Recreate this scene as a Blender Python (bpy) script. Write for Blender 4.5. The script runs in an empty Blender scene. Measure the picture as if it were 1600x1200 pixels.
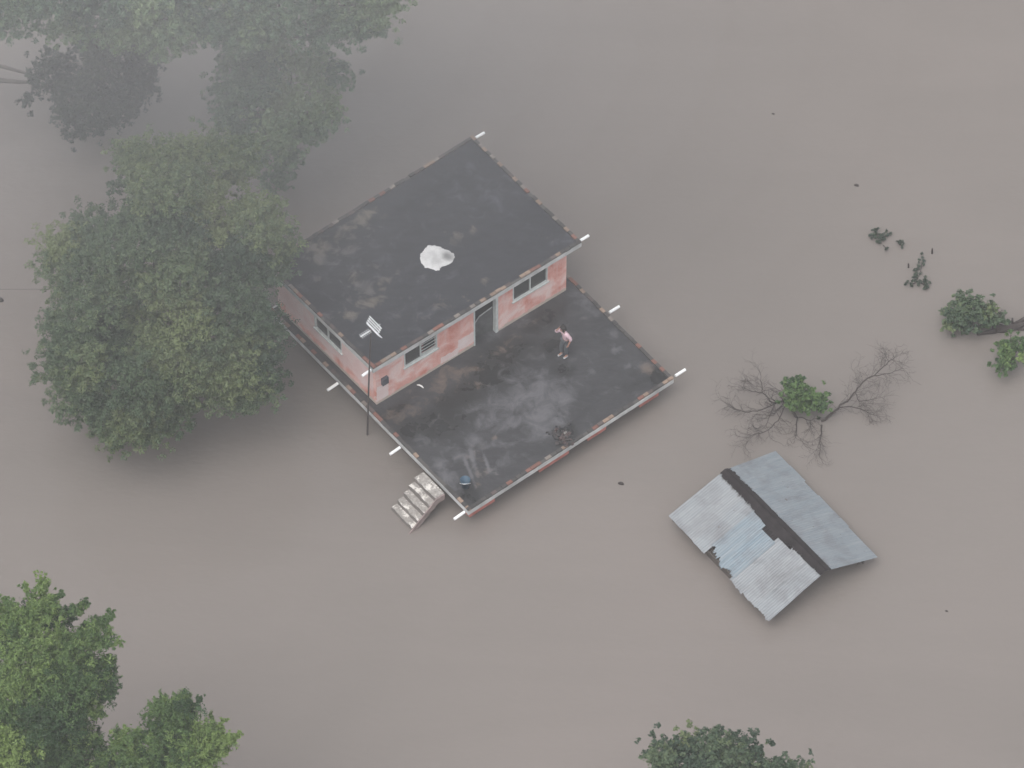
import bpy, bmesh, math, random
import numpy as np
from mathutils import Vector, Matrix

SC = bpy.context.scene
COL = SC.collection
random.seed(7)
rng = np.random.default_rng(11)

# ------------------------------------------------------------------ camera
PITCH = math.radians(50.8)
DIST = 150.0
FPX = 6450.0                       # focal length in pixels of the 1600 wide photograph
cam_d = bpy.data.cameras.new('camera')
cam = bpy.data.objects.new('camera', cam_d)
COL.objects.link(cam)
CAMP = np.array([0.0, -DIST * math.cos(PITCH), DIST * math.sin(PITCH)])
cam.location = CAMP
cam.rotation_euler = (math.pi / 2 - PITCH, 0, 0)
cam_d.sensor_width = 36.0
cam_d.lens = 36.0 * FPX / 1600.0
cam_d.clip_start = 1.0
cam_d.clip_end = 3000.0
SC.camera = cam

# ------------------------------------------------------------------ sky, sun, exposure
SUN_EL, SUN_AZ = math.radians(66), math.radians(212)    # azimuth clockwise from +Y
wd = bpy.data.worlds.new('World')
SC.world = wd
wd.use_nodes = True
wn = wd.node_tree
bg = wn.nodes['Background']
sky = wn.nodes.new('ShaderNodeTexSky')
sky.sky_type = 'NISHITA'
sky.sun_disc = False
sky.sun_elevation = SUN_EL
sky.sun_rotation = SUN_AZ
sky.dust_density = 4.0
hs = wn.nodes.new('ShaderNodeHueSaturation')
hs.inputs['Saturation'].default_value = 0.22
wn.links.new(sky.outputs[0], hs.inputs['Color'])
wn.links.new(hs.outputs[0], bg.inputs['Color'])
bg.inputs['Strength'].default_value = 0.15
sl = bpy.data.lights.new('sun', 'SUN')
sl.energy = 1.05
sl.angle = math.radians(60)
sl.color = (1.0, 0.96, 0.92)
so = bpy.data.objects.new('sun', sl)
COL.objects.link(so)
sd = Vector((math.sin(SUN_AZ) * math.cos(SUN_EL), math.cos(SUN_AZ) * math.cos(SUN_EL), math.sin(SUN_EL)))
so.rotation_euler = sd.to_track_quat('Z', 'Y').to_euler()
so.location = sd * 400
SC.view_settings.view_transform = 'Standard'
SC.view_settings.look = 'None'
SC.view_settings.gamma = 1.0
SC.view_settings.exposure = 0.45
SC.cycles.use_denoising = True
SC.cycles.max_bounces = 8
SC.cycles.volume_bounces = 1
HAZE_DENSITY = 0.0006

# ------------------------------------------------------------------ helpers
SP, CP = math.sin(PITCH), math.cos(PITCH)
FWD = np.array([0, CP, -SP]); RGT = np.array([1.0, 0, 0]); UPV = np.array([0, SP, CP])


def ray(px, py):
    return FWD + RGT * (px - 800.0) / FPX + UPV * (600.0 - py) / FPX


def at(px, py, z=0.0):
    d = ray(px, py)
    t = (z - CAMP[2]) / d[2]
    return CAMP + d * t


def project(P):
    v = np.asarray(P) - CAMP
    w = v @ FWD
    return 800 + FPX * (v @ RGT) / w, 600 - FPX * (v @ UPV) / w


def tag(o, label=None, cat=None, group=None, kind=None):
    if label: o['label'] = label
    if cat: o['category'] = cat
    if group: o['group'] = group
    if kind: o['kind'] = kind
    return o


ORG = {}


def empty(name, loc, label, cat, group=None):
    o = bpy.data.objects.new(name, None)
    COL.objects.link(o)
    o.location = loc
    o.empty_display_size = 0.3
    ORG[o] = np.array(loc, float)
    return tag(o, label, cat, group)


class MB:
    def __init__(self):
        self.v = []; self.f = []; self.c = []

    def add(self, verts, faces, col=None):
        n = len(self.v)
        self.v.extend([tuple(map(float, p)) for p in verts])
        self.f.extend([tuple(i + n for i in f) for f in faces])
        self.c.extend([tuple(col) + (1.0,) if col is not None else (0, 0, 0, 1)] * len(verts) if not isinstance(col, list)
                      else [tuple(k) + (1.0,) for k in col])

    def hexa(self, b, t, col=None):
        n = len(b)
        f = [tuple(range(n - 1, -1, -1)), tuple(range(n, 2 * n))]
        f += [(i, (i + 1) % n, n + (i + 1) % n, n + i) for i in range(n)]
        self.add(list(b) + list(t), f, col)

    def prism(self, poly, z0, z1, col=None):
        self.hexa([(p[0], p[1], z0) for p in poly], [(p[0], p[1], z1) for p in poly], col)

    def obox(self, c, ax, ay, az, col=None):
        c, ax, ay, az = [np.array(q, float) for q in (c, ax, ay, az)]
        b = [c - ax - ay - az, c + ax - ay - az, c + ax + ay - az, c - ax + ay - az]
        self.hexa(b, [p + 2 * az for p in b], col)

    def tube(self, pts, rad, n=6, cap=True, col=None):
        pts = [np.array(p, float) for p in pts]
        if not hasattr(rad, '__len__'): rad = [rad] * len(pts)
        vs, fs = [], []
        ref = None
        for i, p in enumerate(pts):
            d = pts[min(i + 1, len(pts) - 1)] - pts[max(i - 1, 0)]
            d = d / (np.linalg.norm(d) + 1e-9)
            if ref is None:
                ref = np.array([0, 0, 1.0]) if abs(d[2]) < 0.9 else np.array([1.0, 0, 0])
            a = np.cross(d, ref); a /= (np.linalg.norm(a) + 1e-9)
            b = np.cross(a, d)
            ref = b
            for k in range(n):
                an = 2 * math.pi * k / n
                vs.append(p + rad[i] * (a * math.cos(an) + b * math.sin(an)))
        for i in range(len(pts) - 1):
            for k in range(n):
                fs.append((i * n + k, i * n + (k + 1) % n, (i + 1) * n + (k + 1) % n, (i + 1) * n + k))
        if cap:
            fs.append(tuple(range(n - 1, -1, -1)))
            m = (len(pts) - 1) * n
            fs.append(tuple(range(m, m + n)))
        self.add(vs, fs, col)

    def build(self, name, mat, parent=None, base=None, smooth=False):
        me = bpy.data.meshes.new(name)
        o = bpy.data.objects.new(name, me)
        COL.objects.link(o)
        if parent is not None:
            org = ORG[parent]; o.parent = parent
        else:
            org = np.array(base if base is not None else (0, 0, 0), float)
            o.location = org
        ORG[o] = org
        me.from_pydata([tuple(np.array(p) - org) for p in self.v], [], self.f)
        at_ = me.attributes.new('tone', 'FLOAT_COLOR', 'POINT')
        at_.data.foreach_set('color', np.array(self.c, dtype=np.float32).ravel())
        me.materials.append(mat)
        me.validate()
        bm = bmesh.new(); bm.from_mesh(me)
        bmesh.ops.recalc_face_normals(bm, faces=bm.faces)
        bm.to_mesh(me); bm.free()
        if smooth:
            me.polygons.foreach_set('use_smooth', [True] * len(me.polygons))
        me.update()
        return o


# ------------------------------------------------------------------ node helpers
def new_mat(name):
    m = bpy.data.materials.new(name)
    m.use_nodes = True
    nt = m.node_tree
    b = nt.nodes['Principled BSDF']
    g = nt.nodes.new('ShaderNodeNewGeometry')
    return m, nt, b, g.outputs['Position']


def setin(nt, sock, v):
    if isinstance(v, bpy.types.NodeSocket): nt.links.new(v, sock)
    elif isinstance(v, (tuple, list)) and len(v) == 3 and sock.type == 'RGBA': sock.default_value = (*v, 1)
    else: sock.default_value = v


def noise(nt, vec, scale, detail=4, rough=0.55, dist=0.0, out='Fac'):
    n = nt.nodes.new('ShaderNodeTexNoise')
    nt.links.new(vec, n.inputs['Vector'])
    n.inputs['Scale'].default_value = scale
    n.inputs['Detail'].default_value = detail
    n.inputs['Roughness'].default_value = rough
    n.inputs['Distortion'].default_value = dist
    return n.outputs[out]


def ramp(nt, fac, stops):
    r = nt.nodes.new('ShaderNodeValToRGB')
    el = r.color_ramp.elements
    while len(el) < len(stops): el.new(0.5)
    for e, (p, c) in zip(el, stops):
        e.position = p
        e.color = (*c, 1) if isinstance(c, tuple) else (c, c, c, 1)
    setin(nt, r.inputs[0], fac)
    return r.outputs[0]


def mix(nt, fac, a, b):
    n = nt.nodes.new('ShaderNodeMix'); n.data_type = 'RGBA'
    setin(nt, n.inputs[0], fac); setin(nt, n.inputs[6], a); setin(nt, n.inputs[7], b)
    return n.outputs[2]


def mth(nt, op, a, b=0.0, clamp=False):
    n = nt.nodes.new('ShaderNodeMath'); n.operation = op; n.use_clamp = clamp
    setin(nt, n.inputs[0], a); setin(nt, n.inputs[1], b)
    return n.outputs[0]


def attr(nt, name='tone'):
    n = nt.nodes.new('ShaderNodeAttribute'); n.attribute_name = name
    return n.outputs['Color']


def sep(nt, c):
    n = nt.nodes.new('ShaderNodeSeparateColor')
    nt.links.new(c, n.inputs[0])
    return n.outputs


def vscale(nt, vec, s):
    n = nt.nodes.new('ShaderNodeVectorMath'); n.operation = 'MULTIPLY'
    nt.links.new(vec, n.inputs[0]); n.inputs[1].default_value = s
    return n.outputs[0]


def bump(nt, b, h, strength=0.3, dist=0.02):
    n = nt.nodes.new('ShaderNodeBump')
    n.inputs['Strength'].default_value = strength
    n.inputs['Distance'].default_value = dist
    nt.links.new(h, n.inputs['Height'])
    nt.links.new(n.outputs[0], b.inputs['Normal'])


# ------------------------------------------------------------------ materials
def plain(name, col, var=0.25, scale=3.0, rough=0.7, metal=0.0, bstr=0.15, spec=0.4):
    m, nt, b, pos = new_mat(name)
    n1 = noise(nt, pos, scale, 6, 0.6)
    lo = tuple(c * (1 - var) for c in col); hi = tuple(min(1, c * (1 + var)) for c in col)
    setin(nt, b.inputs['Base Color'], ramp(nt, n1, [(0.3, lo), (0.7, hi)]))
    b.inputs['Roughness'].default_value = rough
    b.inputs['Metallic'].default_value = metal
    b.inputs['Specular IOR Level'].default_value = spec
    bump(nt, b, noise(nt, pos, scale * 8, 3), bstr, 0.01)
    return m


def water_mat():
    m, nt, b, pos = new_mat('flood_water')
    big = noise(nt, pos, 0.045, 3, 0.5, 0.6)
    mid = noise(nt, vscale(nt, pos, (0.25, 0.6, 1)), 0.6, 4, 0.6, 0.8)
    strk = noise(nt, vscale(nt, pos, (0.10, 0.42, 1)), 0.55, 5, 0.62, 1.4)
    c1 = ramp(nt, big, [(0.28, (0.179, 0.161, 0.148)), (0.5, (0.197, 0.176, 0.162)), (0.72, (0.209, 0.184, 0.170))])
    c2 = mix(nt, mth(nt, 'MULTIPLY', mid, 0.12), c1, (0.26, 0.235, 0.215))
    c2 = mix(nt, mth(nt, 'MULTIPLY', ramp(nt, strk, [(0.40, 0.0), (0.70, 1.0)]), 0.16), c2, (0.150, 0.135, 0.124))
    setin(nt, b.inputs['Base Color'], c2)
    b.inputs['Roughness'].default_value = 0.16
    b.inputs['IOR'].default_value = 1.33
    rip = noise(nt, vscale(nt, pos, (1.0, 1.9, 1)), 2.6, 3, 0.5, 0.4)
    rip2 = noise(nt, vscale(nt, pos, (0.5, 1.0, 1)), 0.7, 2, 0.5, 0.3)
    bump(nt, b, mth(nt, 'ADD', rip, mth(nt, 'MULTIPLY', rip2, 1.6)), 0.16, 0.05)
    return m


def deck_mat(name, base, tan, wet):
    """bitumen / cement surface; tone.r = tan wear, tone.g = pale scuffs, tone.b = dark damp, plus one painted reflection"""
    m, nt, b, pos = new_mat(name)
    r, g, d = sep(nt, attr(nt))[:3]
    fine = noise(nt, pos, 2.6, 8, 0.68, 0.3)
    mid = noise(nt, pos, 0.75, 6, 0.6, 0.5)
    strk = noise(nt, vscale(nt, pos, (0.7, 1.6, 1)), 1.6, 6, 0.7, 1.2)
    grit = noise(nt, pos, 14, 4, 0.7)
    c = ramp(nt, mid, [(0.28, tuple(k * 0.78 for k in base)), (0.55, base), (0.8, tuple(k * 1.25 for k in base))])
    c = mix(nt, mth(nt, 'MULTIPLY', ramp(nt, strk, [(0.42, 0.0), (0.72, 1.0)]), 0.55), c, tuple(k * 1.75 for k in base))
    md = mth(nt, 'ADD', d, mth(nt, 'MULTIPLY', mth(nt, 'SUBTRACT', fine, 0.5), 0.8))
    md = ramp(nt, md, [(0.25, 0.0), (0.7, 1.0)])
    c = mix(nt, mth(nt, 'MULTIPLY', md, 0.85), c, wet)
    fin2 = noise(nt, pos, 1.7, 9, 0.66, 0.6)
    mt = mth(nt, 'ADD', r, mth(nt, 'MULTIPLY', mth(nt, 'SUBTRACT', fin2, 0.5), 2.6))
    mt = ramp(nt, mt, [(0.40, 0.0), (0.86, 1.0)])
    c = mix(nt, mth(nt, 'MULTIPLY', mt, 0.85), c, tan)
    mg = mth(nt, 'ADD', g, mth(nt, 'MULTIPLY', mth(nt, 'SUBTRACT', fin2, 0.5), 2.2))
    mg = ramp(nt, mg, [(0.22, 0.0), (0.80, 1.0)])
    c = mix(nt, mth(nt, 'MULTIPLY', mg, 0.8), c, tuple(k * 3.1 for k in base))
    c = mix(nt, mth(nt, 'MULTIPLY', mth(nt, 'SUBTRACT', grit, 0.35, True), 0.35), c, tuple(k * 1.8 for k in base))
    setin(nt, b.inputs['Base Color'], c)
    rg = mth(nt, 'ADD', mth(nt, 'MULTIPLY', mid, 0.5), 0.36)
    rg = mth(nt, 'SUBTRACT', rg, mth(nt, 'MULTIPLY', md, 0.34))
    rg = mth(nt, 'MAXIMUM', rg, 0.14)
    setin(nt, b.inputs['Roughness'], rg)
    b.inputs['Specular IOR Level'].default_value = 0.3
    bump(nt, b, mth(nt, 'ADD', fine, mth(nt, 'MULTIPLY', grit, 0.4)), 0.35, 0.02)
    return m


def wall_mat():
    """pink limewash; tone.r = metres along the wall, tone.g = metres up, tone.b = 1 on the front wall"""
    m, nt, b, pos = new_mat('pink_limewash')
    u, v, fr = sep(nt, attr(nt))[:3]
    n1 = noise(nt, pos, 1.1, 6, 0.6, 0.6)
    n2 = noise(nt, pos, 3.4, 8, 0.7, 0.5)
    run = noise(nt, vscale(nt, pos, (4.5, 4.5, 0.6)), 1.5, 5, 0.6, 0.2)
    c = ramp(nt, n1, [(0.36, (0.62, 0.235, 0.18)), (0.49, (0.73, 0.385, 0.33)), (0.61, (0.80, 0.60, 0.56))])
    c = mix(nt, mth(nt, 'MULTIPLY', ramp(nt, run, [(0.45, 0.0), (0.75, 1.0)]), 0.45), c, (0.70, 0.53, 0.52))
    # worn plinth: earth splash and bare plaster along the foot
    foot = mth(nt, 'ADD', mth(nt, 'MULTIPLY', v, -3.2), mth(nt, 'MULTIPLY', n2, 1.55))
    c = mix(nt, ramp(nt, foot, [(0.15, 0.0), (0.45, 1.0)]), c, (0.50, 0.42, 0.36))

    def box(u0, u1, v0, v1):
        k = None
        for s, lo, hi in ((u, u0, u1), (v, v0, v1)):
            s2 = mth(nt, 'ADD', s, mth(nt, 'MULTIPLY', mth(nt, 'SUBTRACT', n2, 0.5), 0.30))
            q = mth(nt, 'MULTIPLY', mth(nt, 'GREATER_THAN', s2, lo), mth(nt, 'LESS_THAN', s2, hi))
            k = q if k is None else mth(nt, 'MULTIPLY', k, q)
        return mth(nt, 'MULTIPLY', k, fr)
    w = mth(nt, 'MAXIMUM', box(0.02, 0.55, 0.18, 0.95), mth(nt, 'MAXIMUM', box(3.7, 4.95, 0.25, 0.85), box(2.9, 3.7, 0.1, 0.45)))
    c = mix(nt, mth(nt, 'MULTIPLY', w, 0.75), c, (0.76, 0.68, 0.67))
    # side wall is paler, reddish near its foot
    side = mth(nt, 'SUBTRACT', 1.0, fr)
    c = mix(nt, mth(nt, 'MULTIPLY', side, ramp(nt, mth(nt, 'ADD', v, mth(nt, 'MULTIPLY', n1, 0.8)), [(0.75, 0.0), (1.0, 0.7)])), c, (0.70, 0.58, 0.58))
    setin(nt, b.inputs['Base Color'], c)
    b.inputs['Roughness'].default_value = 0.85
    bump(nt, b, n2, 0.25, 0.015)
    return m


def brick_mat():
    m, nt, b, pos = new_mat('rim_bricks')
    n = noise(nt, pos, 9, 5, 0.6)
    c = mix(nt, mth(nt, 'MULTIPLY', n, 0.7), attr(nt), (0.07, 0.065, 0.062))
    setin(nt, b.inputs['Base Color'], c)
    b.inputs['Roughness'].default_value = 0.9
    bump(nt, b, noise(nt, pos, 40, 3), 0.3, 0.01)
    return m


def zinc_mat():
    """old zinc; tone.r = distance from the ridge (0..1), tone.g = sheet tint, tone.b = position along ridge"""
    m, nt, b, pos = new_mat('old_zinc')
    r, g, u = sep(nt, attr(nt))[:3]
    cx = nt.nodes.new('ShaderNodeCombineXYZ')
    nt.links.new(mth(nt, 'MULTIPLY', u, 26.0), cx.inputs[0]); nt.links.new(mth(nt, 'MULTIPLY', r, 1.2), cx.inputs[1])
    strk = noise(nt, cx.outputs[0], 1.6, 7, 0.7, 0.25)
    blot = noise(nt, pos, 1.3, 6, 0.6, 0.3)
    spot = noise(nt, pos, 7.0, 3, 0.5)
    c = mix(nt, g, (0.230, 0.245, 0.258), (0.165, 0.225, 0.268))
    c = mix(nt, mth(nt, 'MULTIPLY', ramp(nt, strk, [(0.36, 0.0), (0.72, 1.0)]), 0.5), c, (0.345, 0.357, 0.370))
    c = mix(nt, mth(nt, 'MULTIPLY', ramp(nt, blot, [(0.46, 0.0), (0.70, 1.0)]), 0.6), c, (0.14, 0.14, 0.147))
    c = mix(nt, ramp(nt, spot, [(0.71, 0.0), (0.76, 0.8)]), c, (0.10, 0.07, 0.06))
    rust = mth(nt, 'ADD', mth(nt, 'MULTIPLY', r, -4.6), mth(nt, 'MULTIPLY', strk, 1.15))
    c = mix(nt, ramp(nt, rust, [(-0.06, 0.0), (0.26, 0.95)]), c, (0.045, 0.038, 0.038))
    setin(nt, b.inputs['Base Color'], c)
    b.inputs['Metallic'].default_value = 0.25
    b.inputs['Roughness'].default_value = 0.55
    bump(nt, b, blot, 0.1, 0.02)
    return m


def leaf_mat(name):
    m, nt, b, pos = new_mat(name)
    c = attr(nt)
    setin(nt, b.inputs['Base Color'], c)
    b.inputs['Roughness'].default_value = 0.55
    b.inputs['Specular IOR Level'].default_value = 0.35
    tr = nt.nodes.new('ShaderNodeBsdfTranslucent')
    nt.links.new(c, tr.inputs['Color'])
    mx = nt.nodes.new('ShaderNodeMixShader')
    mx.inputs[0].default_value = 0.32
    out = nt.nodes['Material Output']
    nt.links.new(b.outputs[0], mx.inputs[1]); nt.links.new(tr.outputs[0], mx.inputs[2])
    nt.links.new(mx.outputs[0], out.inputs['Surface'])
    return m


def stair_mat():
    m, nt, b, pos = new_mat('flaking_steps')
    n = noise(nt, pos, 2.8, 7, 0.65, 0.4)
    n2 = noise(nt, pos, 12, 5, 0.7)
    c = ramp(nt, n2, [(0.3, (0.20, 0.185, 0.17)), (0.7, (0.42, 0.395, 0.37))])
    gn = nt.nodes.new('ShaderNodeNewGeometry')
    sx = nt.nodes.new('ShaderNodeSeparateXYZ')
    nt.links.new(gn.outputs['True Normal'], sx.inputs[0])
    tread = mth(nt, 'GREATER_THAN', sx.outputs[2], 0.6)        # upward faces take the white flakes, all others a darker tone
    w = mth(nt, 'ADD', n, mth(nt, 'MULTIPLY', mth(nt, 'SUBTRACT', n2, 0.5), 0.35))
    c = mix(nt, mth(nt, 'MULTIPLY', mth(nt, 'SUBTRACT', 1.0, tread), 0.6), c, (0.10, 0.085, 0.08))
    c = mix(nt, mth(nt, 'MULTIPLY', ramp(nt, w, [(0.52, 0.0), (0.58, 1.0)]), mth(nt, 'MULTIPLY', tread, .95)), c, (0.68, 0.65, 0.61))
    t = sep(nt, attr(nt))
    c = mix(nt, mth(nt, 'MULTIPLY', t[0], 0.7), c, (0.42, 0.22, 0.20))
    setin(nt, b.inputs['Base Color'], c)
    b.inputs['Roughness'].default_value = 0.85
    bump(nt, b, n2, 0.5, 0.02)
    return m


def glass_mat():
    m, nt, b, pos = new_mat('dusty_pane')
    n = noise(nt, pos, 2.0, 4)
    setin(nt, b.inputs['Base Color'], ramp(nt, n, [(0.3, (0.035, 0.036, 0.036)), (0.7, (0.075, 0.078, 0.074))]))
    b.inputs['Roughness'].default_value = 0.12
    b.inputs['Alpha'].default_value = 0.85
    return m


def tone_mat(name, rough=0.8):
    m, nt, b, pos = new_mat(name)
    n = noise(nt, pos, 6, 5, 0.6)
    c = attr(nt)
    hv = nt.nodes.new('ShaderNodeHueSaturation')
    nt.links.new(c, hv.inputs['Color'])
    nt.links.new(mth(nt, 'ADD', mth(nt, 'MULTIPLY', n, 0.5), 0.75), hv.inputs['Value'])
    nt.links.new(hv.outputs[0], b.inputs['Base Color'])
    b.inputs['Roughness'].default_value = rough
    return m


M_water = water_mat()
M_roof = deck_mat('worn_bitumen', (0.031, 0.032, 0.037), (0.165, 0.145, 0.118), (0.022, 0.023, 0.027))
M_terr = deck_mat('wet_cement', (0.042, 0.042, 0.045), (0.135, 0.105, 0.085), (0.021, 0.0205, 0.020))
M_wall = wall_mat()
M_brick = brick_mat()
M_fascia = plain('grey_fascia', (0.50, 0.51, 0.51), 0.28, 1.6, 0.8)
M_frame = plain('pale_frame_paint', (0.55, 0.58, 0.57), 0.15, 4, 0.6)
M_pvc = plain('white_pipe', (0.86, 0.87, 0.87), 0.04, 4, 0.4)
M_red = plain('faded_red_wall', (0.44, 0.165, 0.135), 0.3, 2.2, 0.9)
M_stair = stair_mat()
M_glass = glass_mat()
M_iron = plain('rusty_iron', (0.055, 0.046, 0.044), 0.3, 6, 0.6)
M_alu = plain('bright_aluminium', (0.80, 0.82, 0.84), 0.08, 6, 0.35, 0.2)
M_zinc = zinc_mat()
M_rust = plain('dark_rust', (0.022, 0.018, 0.019), 0.35, 3, 0.9, spec=.15)
M_wood = plain('old_timber', (0.085, 0.072, 0.062), 0.35, 6, 0.9)
M_bark = plain('grey_bark', (0.10, 0.088, 0.075), 0.35, 5, 0.95)
M_twig = plain('bare_twigs', (0.055, 0.045, 0.042), 0.25, 5, 0.95)
M_leaf = leaf_mat('leaves')
M_cloth = tone_mat('painted_tones')
M_blue = plain('blue_plastic', (0.055, 0.105, 0.155), 0.12, 5, 0.45)
M_door = plain('grey_steel_door', (0.085, 0.087, 0.088), 0.3, 3, 0.5)
M_steel = plain('door_edge', (0.5, 0.51, 0.51), 0.2, 3, 0.5)

# ------------------------------------------------------------------ setting: water
wb = MB()
wb.add([(-330, -330, 0), (330, -330, 0), (330, 330, 0), (-330, 330, 0)], [(0, 1, 2, 3)])
tag(wb.build('flood_water', M_water), 'brown grey silty flood water covering all the ground', None, None, 'structure')

# ------------------------------------------------------------------ house
ZS, ZR = 1.12, 3.62          # terrace rim and roof rim heights above the water
RA, RB, RC, RD = [at(x, y, ZR)[:2] for x, y in ((738.5, 211), (909, 377.5), (583, 576), (414.5, 412))]
SR_, SN = [at(x, y, ZS)[:2] for x, y in ((1053, 591), (732, 798))]


def along(a, b, d):
    u = (b - a) / np.linalg.norm(b - a)
    return a + u * d


SA, SD = RA, RD
E1 = (RB - RA) / np.linalg.norm(RB - RA)            # towards the terrace front
E2 = (RD - RA) / np.linalg.norm(RD - RA)            # towards the stair side
hc = (RA + RB + SN + RD) / 4
house = empty('pink_house', (hc[0], hc[1], 0), 'pink flat roofed house with dark roof and terrace standing in flood water', 'house')

FT = 0.20
rim = 0.06
m = MB(); m.prism([RA, RB, RC, RD], ZR - rim - FT, ZR - rim)
roof = m.build('roof', M_fascia, house)
m = MB(); m.prism([SA, SR_, SN, SD], ZS - rim - FT, ZS - rim)
terrace = m.build('terrace_slab', M_fascia, house)


def lerp4(P, s, t):
    return P[0] * (1 - s) * (1 - t) + P[1] * s * (1 - t) + P[2] * s * t + P[3] * (1 - s) * t


def inset(P, d):
    c = sum(P) / 4
    out = []
    for i in range(4):
        a = P[(i - 1) % 4] - P[i]; b = P[(i + 1) % 4] - P[i]
        out.append(P[i] + d * (a / np.linalg.norm(a) + b / np.linalg.norm(b)))
    return out


def sines(seed, n=5, fr=1.0):
    r = np.random.default_rng(seed)
    k = r.normal(0, fr, (n, 3)); ph = r.uniform(0, 6.28, n)
    return lambda p: np.sin(np.asarray(p) @ k.T + ph).sum(-1) / math.sqrt(n)


def deck_surface(name, P, z, mat, parent, tan, pale, dark, nx=170, ny=170, sag=None):
    P = inset(P, 0.10)
    w = sines(3, 6, 1.3)
    mb = MB()
    S, T = np.meshgrid(np.linspace(0, 1, nx), np.linspace(0, 1, ny))
    S, T = S.ravel(), T.ravel()
    XY = (P[0][None] * ((1 - S) * (1 - T))[:, None] + P[1][None] * (S * (1 - T))[:, None] +
          P[2][None] * (S * T)[:, None] + P[3][None] * ((1 - S) * T)[:, None])
    XYZ = np.c_[XY, np.full(len(XY), z)]
    px, py = project(XYZ)
    wob = np.random.default_rng(5)
    XYZ[:, 2] += 0.003 * w(XYZ)

    def field(lst):
        o = np.zeros(len(px))
        for b in lst:
            x, y, rx, ry, s = b[:5]
            an = math.radians(b[5]) if len(b) > 5 else 0
            dx, dy = px - x, py - y
            a = (dx * math.cos(an) + dy * math.sin(an)) / (rx * 1.25)
            c = (-dx * math.sin(an) + dy * math.cos(an)) / (ry * 1.25)
            o = np.maximum(o, s * np.exp(-(a * a + c * c) * 0.9))
        return o
    C = np.c_[field(tan), field(pale), field(dark)]
    mb.v = [tuple(p) for p in XYZ]
    mb.c = [(a, b, c, 1) for a, b, c in C]
    mb.f = [(j * nx + i, j * nx + i + 1, (j + 1) * nx + i + 1, (j + 1) * nx + i) for j in range(ny - 1) for i in range(nx - 1)]
    return mb.build(name, mat, parent, smooth=True)


roof_tan = [(530, 385, 50, 26, .42, -30), (570, 455, 50, 26, .40, -20), (572, 338, 22, 11, .8, -25), (548, 352, 16, 9, .7, -25), (598, 336, 9, 6, .5), (524, 372, 16, 13, .62), (500, 388, 22, 18, .72),
            (494, 408, 14, 10, .6), (520, 392, 16, 14, .5), (553, 434, 15, 13, .72), (540, 440, 10, 8, .5), (600, 440, 17, 8, .7, -15),
            (597, 452, 12, 4, .7, -10), (584, 416, 12, 5, .55, 20), (582, 472, 22, 9, .75, -10), (560, 474, 12, 6, .6), (595, 466, 8, 10, .6),
            (545, 492, 17, 7, .65, -15), (517, 476, 7, 5, .5), (682, 318, 11, 4, .72, -10), (738, 358, 7, 11, .62), (712, 371, 9, 9, .6),
            (695, 363, 7, 6, .5), (757, 437, 11, 6, .6, -25), (727, 467, 6, 5, .8, -25), (690, 474, 18, 9, .55, -15), (707, 480, 10, 10, .45),
            (857, 371, 11, 5, .55, 15), (651, 372, 4, 4, .6), (498, 437, 7, 6, .45), (662, 500, 16, 9, .42), (630, 495, 12, 8, .35), (620, 425, 6, 8, .5)]
roof_pale = [(760, 300, 60, 40, .28), (700, 420, 40, 20, .25), (560, 430, 70, 50, .3), (660, 490, 50, 30, .3), (520, 400, 60, 40, .25), (880, 380, 20, 15, .3), (735, 262, 8, 14, .4)]
roof_dark = [(590, 540, 40, 24, .4), (640, 360, 60, 30, .25), (700, 260, 70, 30, .2), (480, 450, 25, 25, .4)]
deck_surface('roof_surface', [RA, RB, RC, RD], ZR - rim + 0.022, M_roof, roof, roof_tan, roof_pale, roof_dark)
terr_tan = [(705, 592, 56, 18, .58, -28), (640, 648, 40, 11, .55, -30), (785, 545, 40, 9, .48, -30), (850, 640, 30, 20, .42), (745, 720, 20, 26, .42), (725, 582, 26, 10, .72, -20), (735, 600, 22, 6, .6, 15), (700, 578, 20, 8, .55, -20), (640, 640, 34, 9, .62, -30), (690, 606, 30, 7, .5, -30),
            (773, 684, 9, 4, .8, -12), (793, 682, 8, 4, .75, -12), (1012, 577, 12, 7, .55, 20), (760, 545, 14, 6, .5, -30), (880, 686, 16, 14, .45),
            (606, 650, 16, 8, .55, -30), (830, 505, 24, 4, .5, -30), (880, 475, 14, 4, .5, -30), (745, 735, 4, 14, .6, -12), (746, 758, 6, 7, .7)]
terr_pale = [(845, 610, 30, 16, .7, -30), (880, 630, 18, 26, .6, 20), (800, 660, 36, 10, .65, -28), (735, 690, 26, 8, .6, -30), (665, 690, 14, 10, .45), (790, 720, 20, 8, .5, -30), (930, 480, 20, 10, .45, 30), (840, 560, 16, 8, .4), (850, 640, 34, 36, .75), (800, 625, 45, 22, .62, -20), (830, 590, 35, 25, .45), (770, 650, 40, 20, .5, -20), (700, 745, 20, 16, .75, 40), (690, 728, 12, 14, .6),
             (720, 705, 20, 12, .5), (738, 715, 4, 22, .85, -16), (733, 735, 2.5, 26, .9, -22), (760, 722, 2.5, 16, .7, -20), (780, 690, 30, 8, .5, -15), (910, 465, 18, 12, .5), (960, 520, 10, 6, .5, 30),
             (960, 548, 8, 10, .45), (985, 572, 10, 4, .5), (925, 580, 8, 5, .5), (872, 655, 14, 16, .7), (770, 520, 14, 10, .55, -30), (820, 500, 12, 8, .5), (940, 615, 10, 5, .4), (890, 540, 25, 30, .25)]
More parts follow.
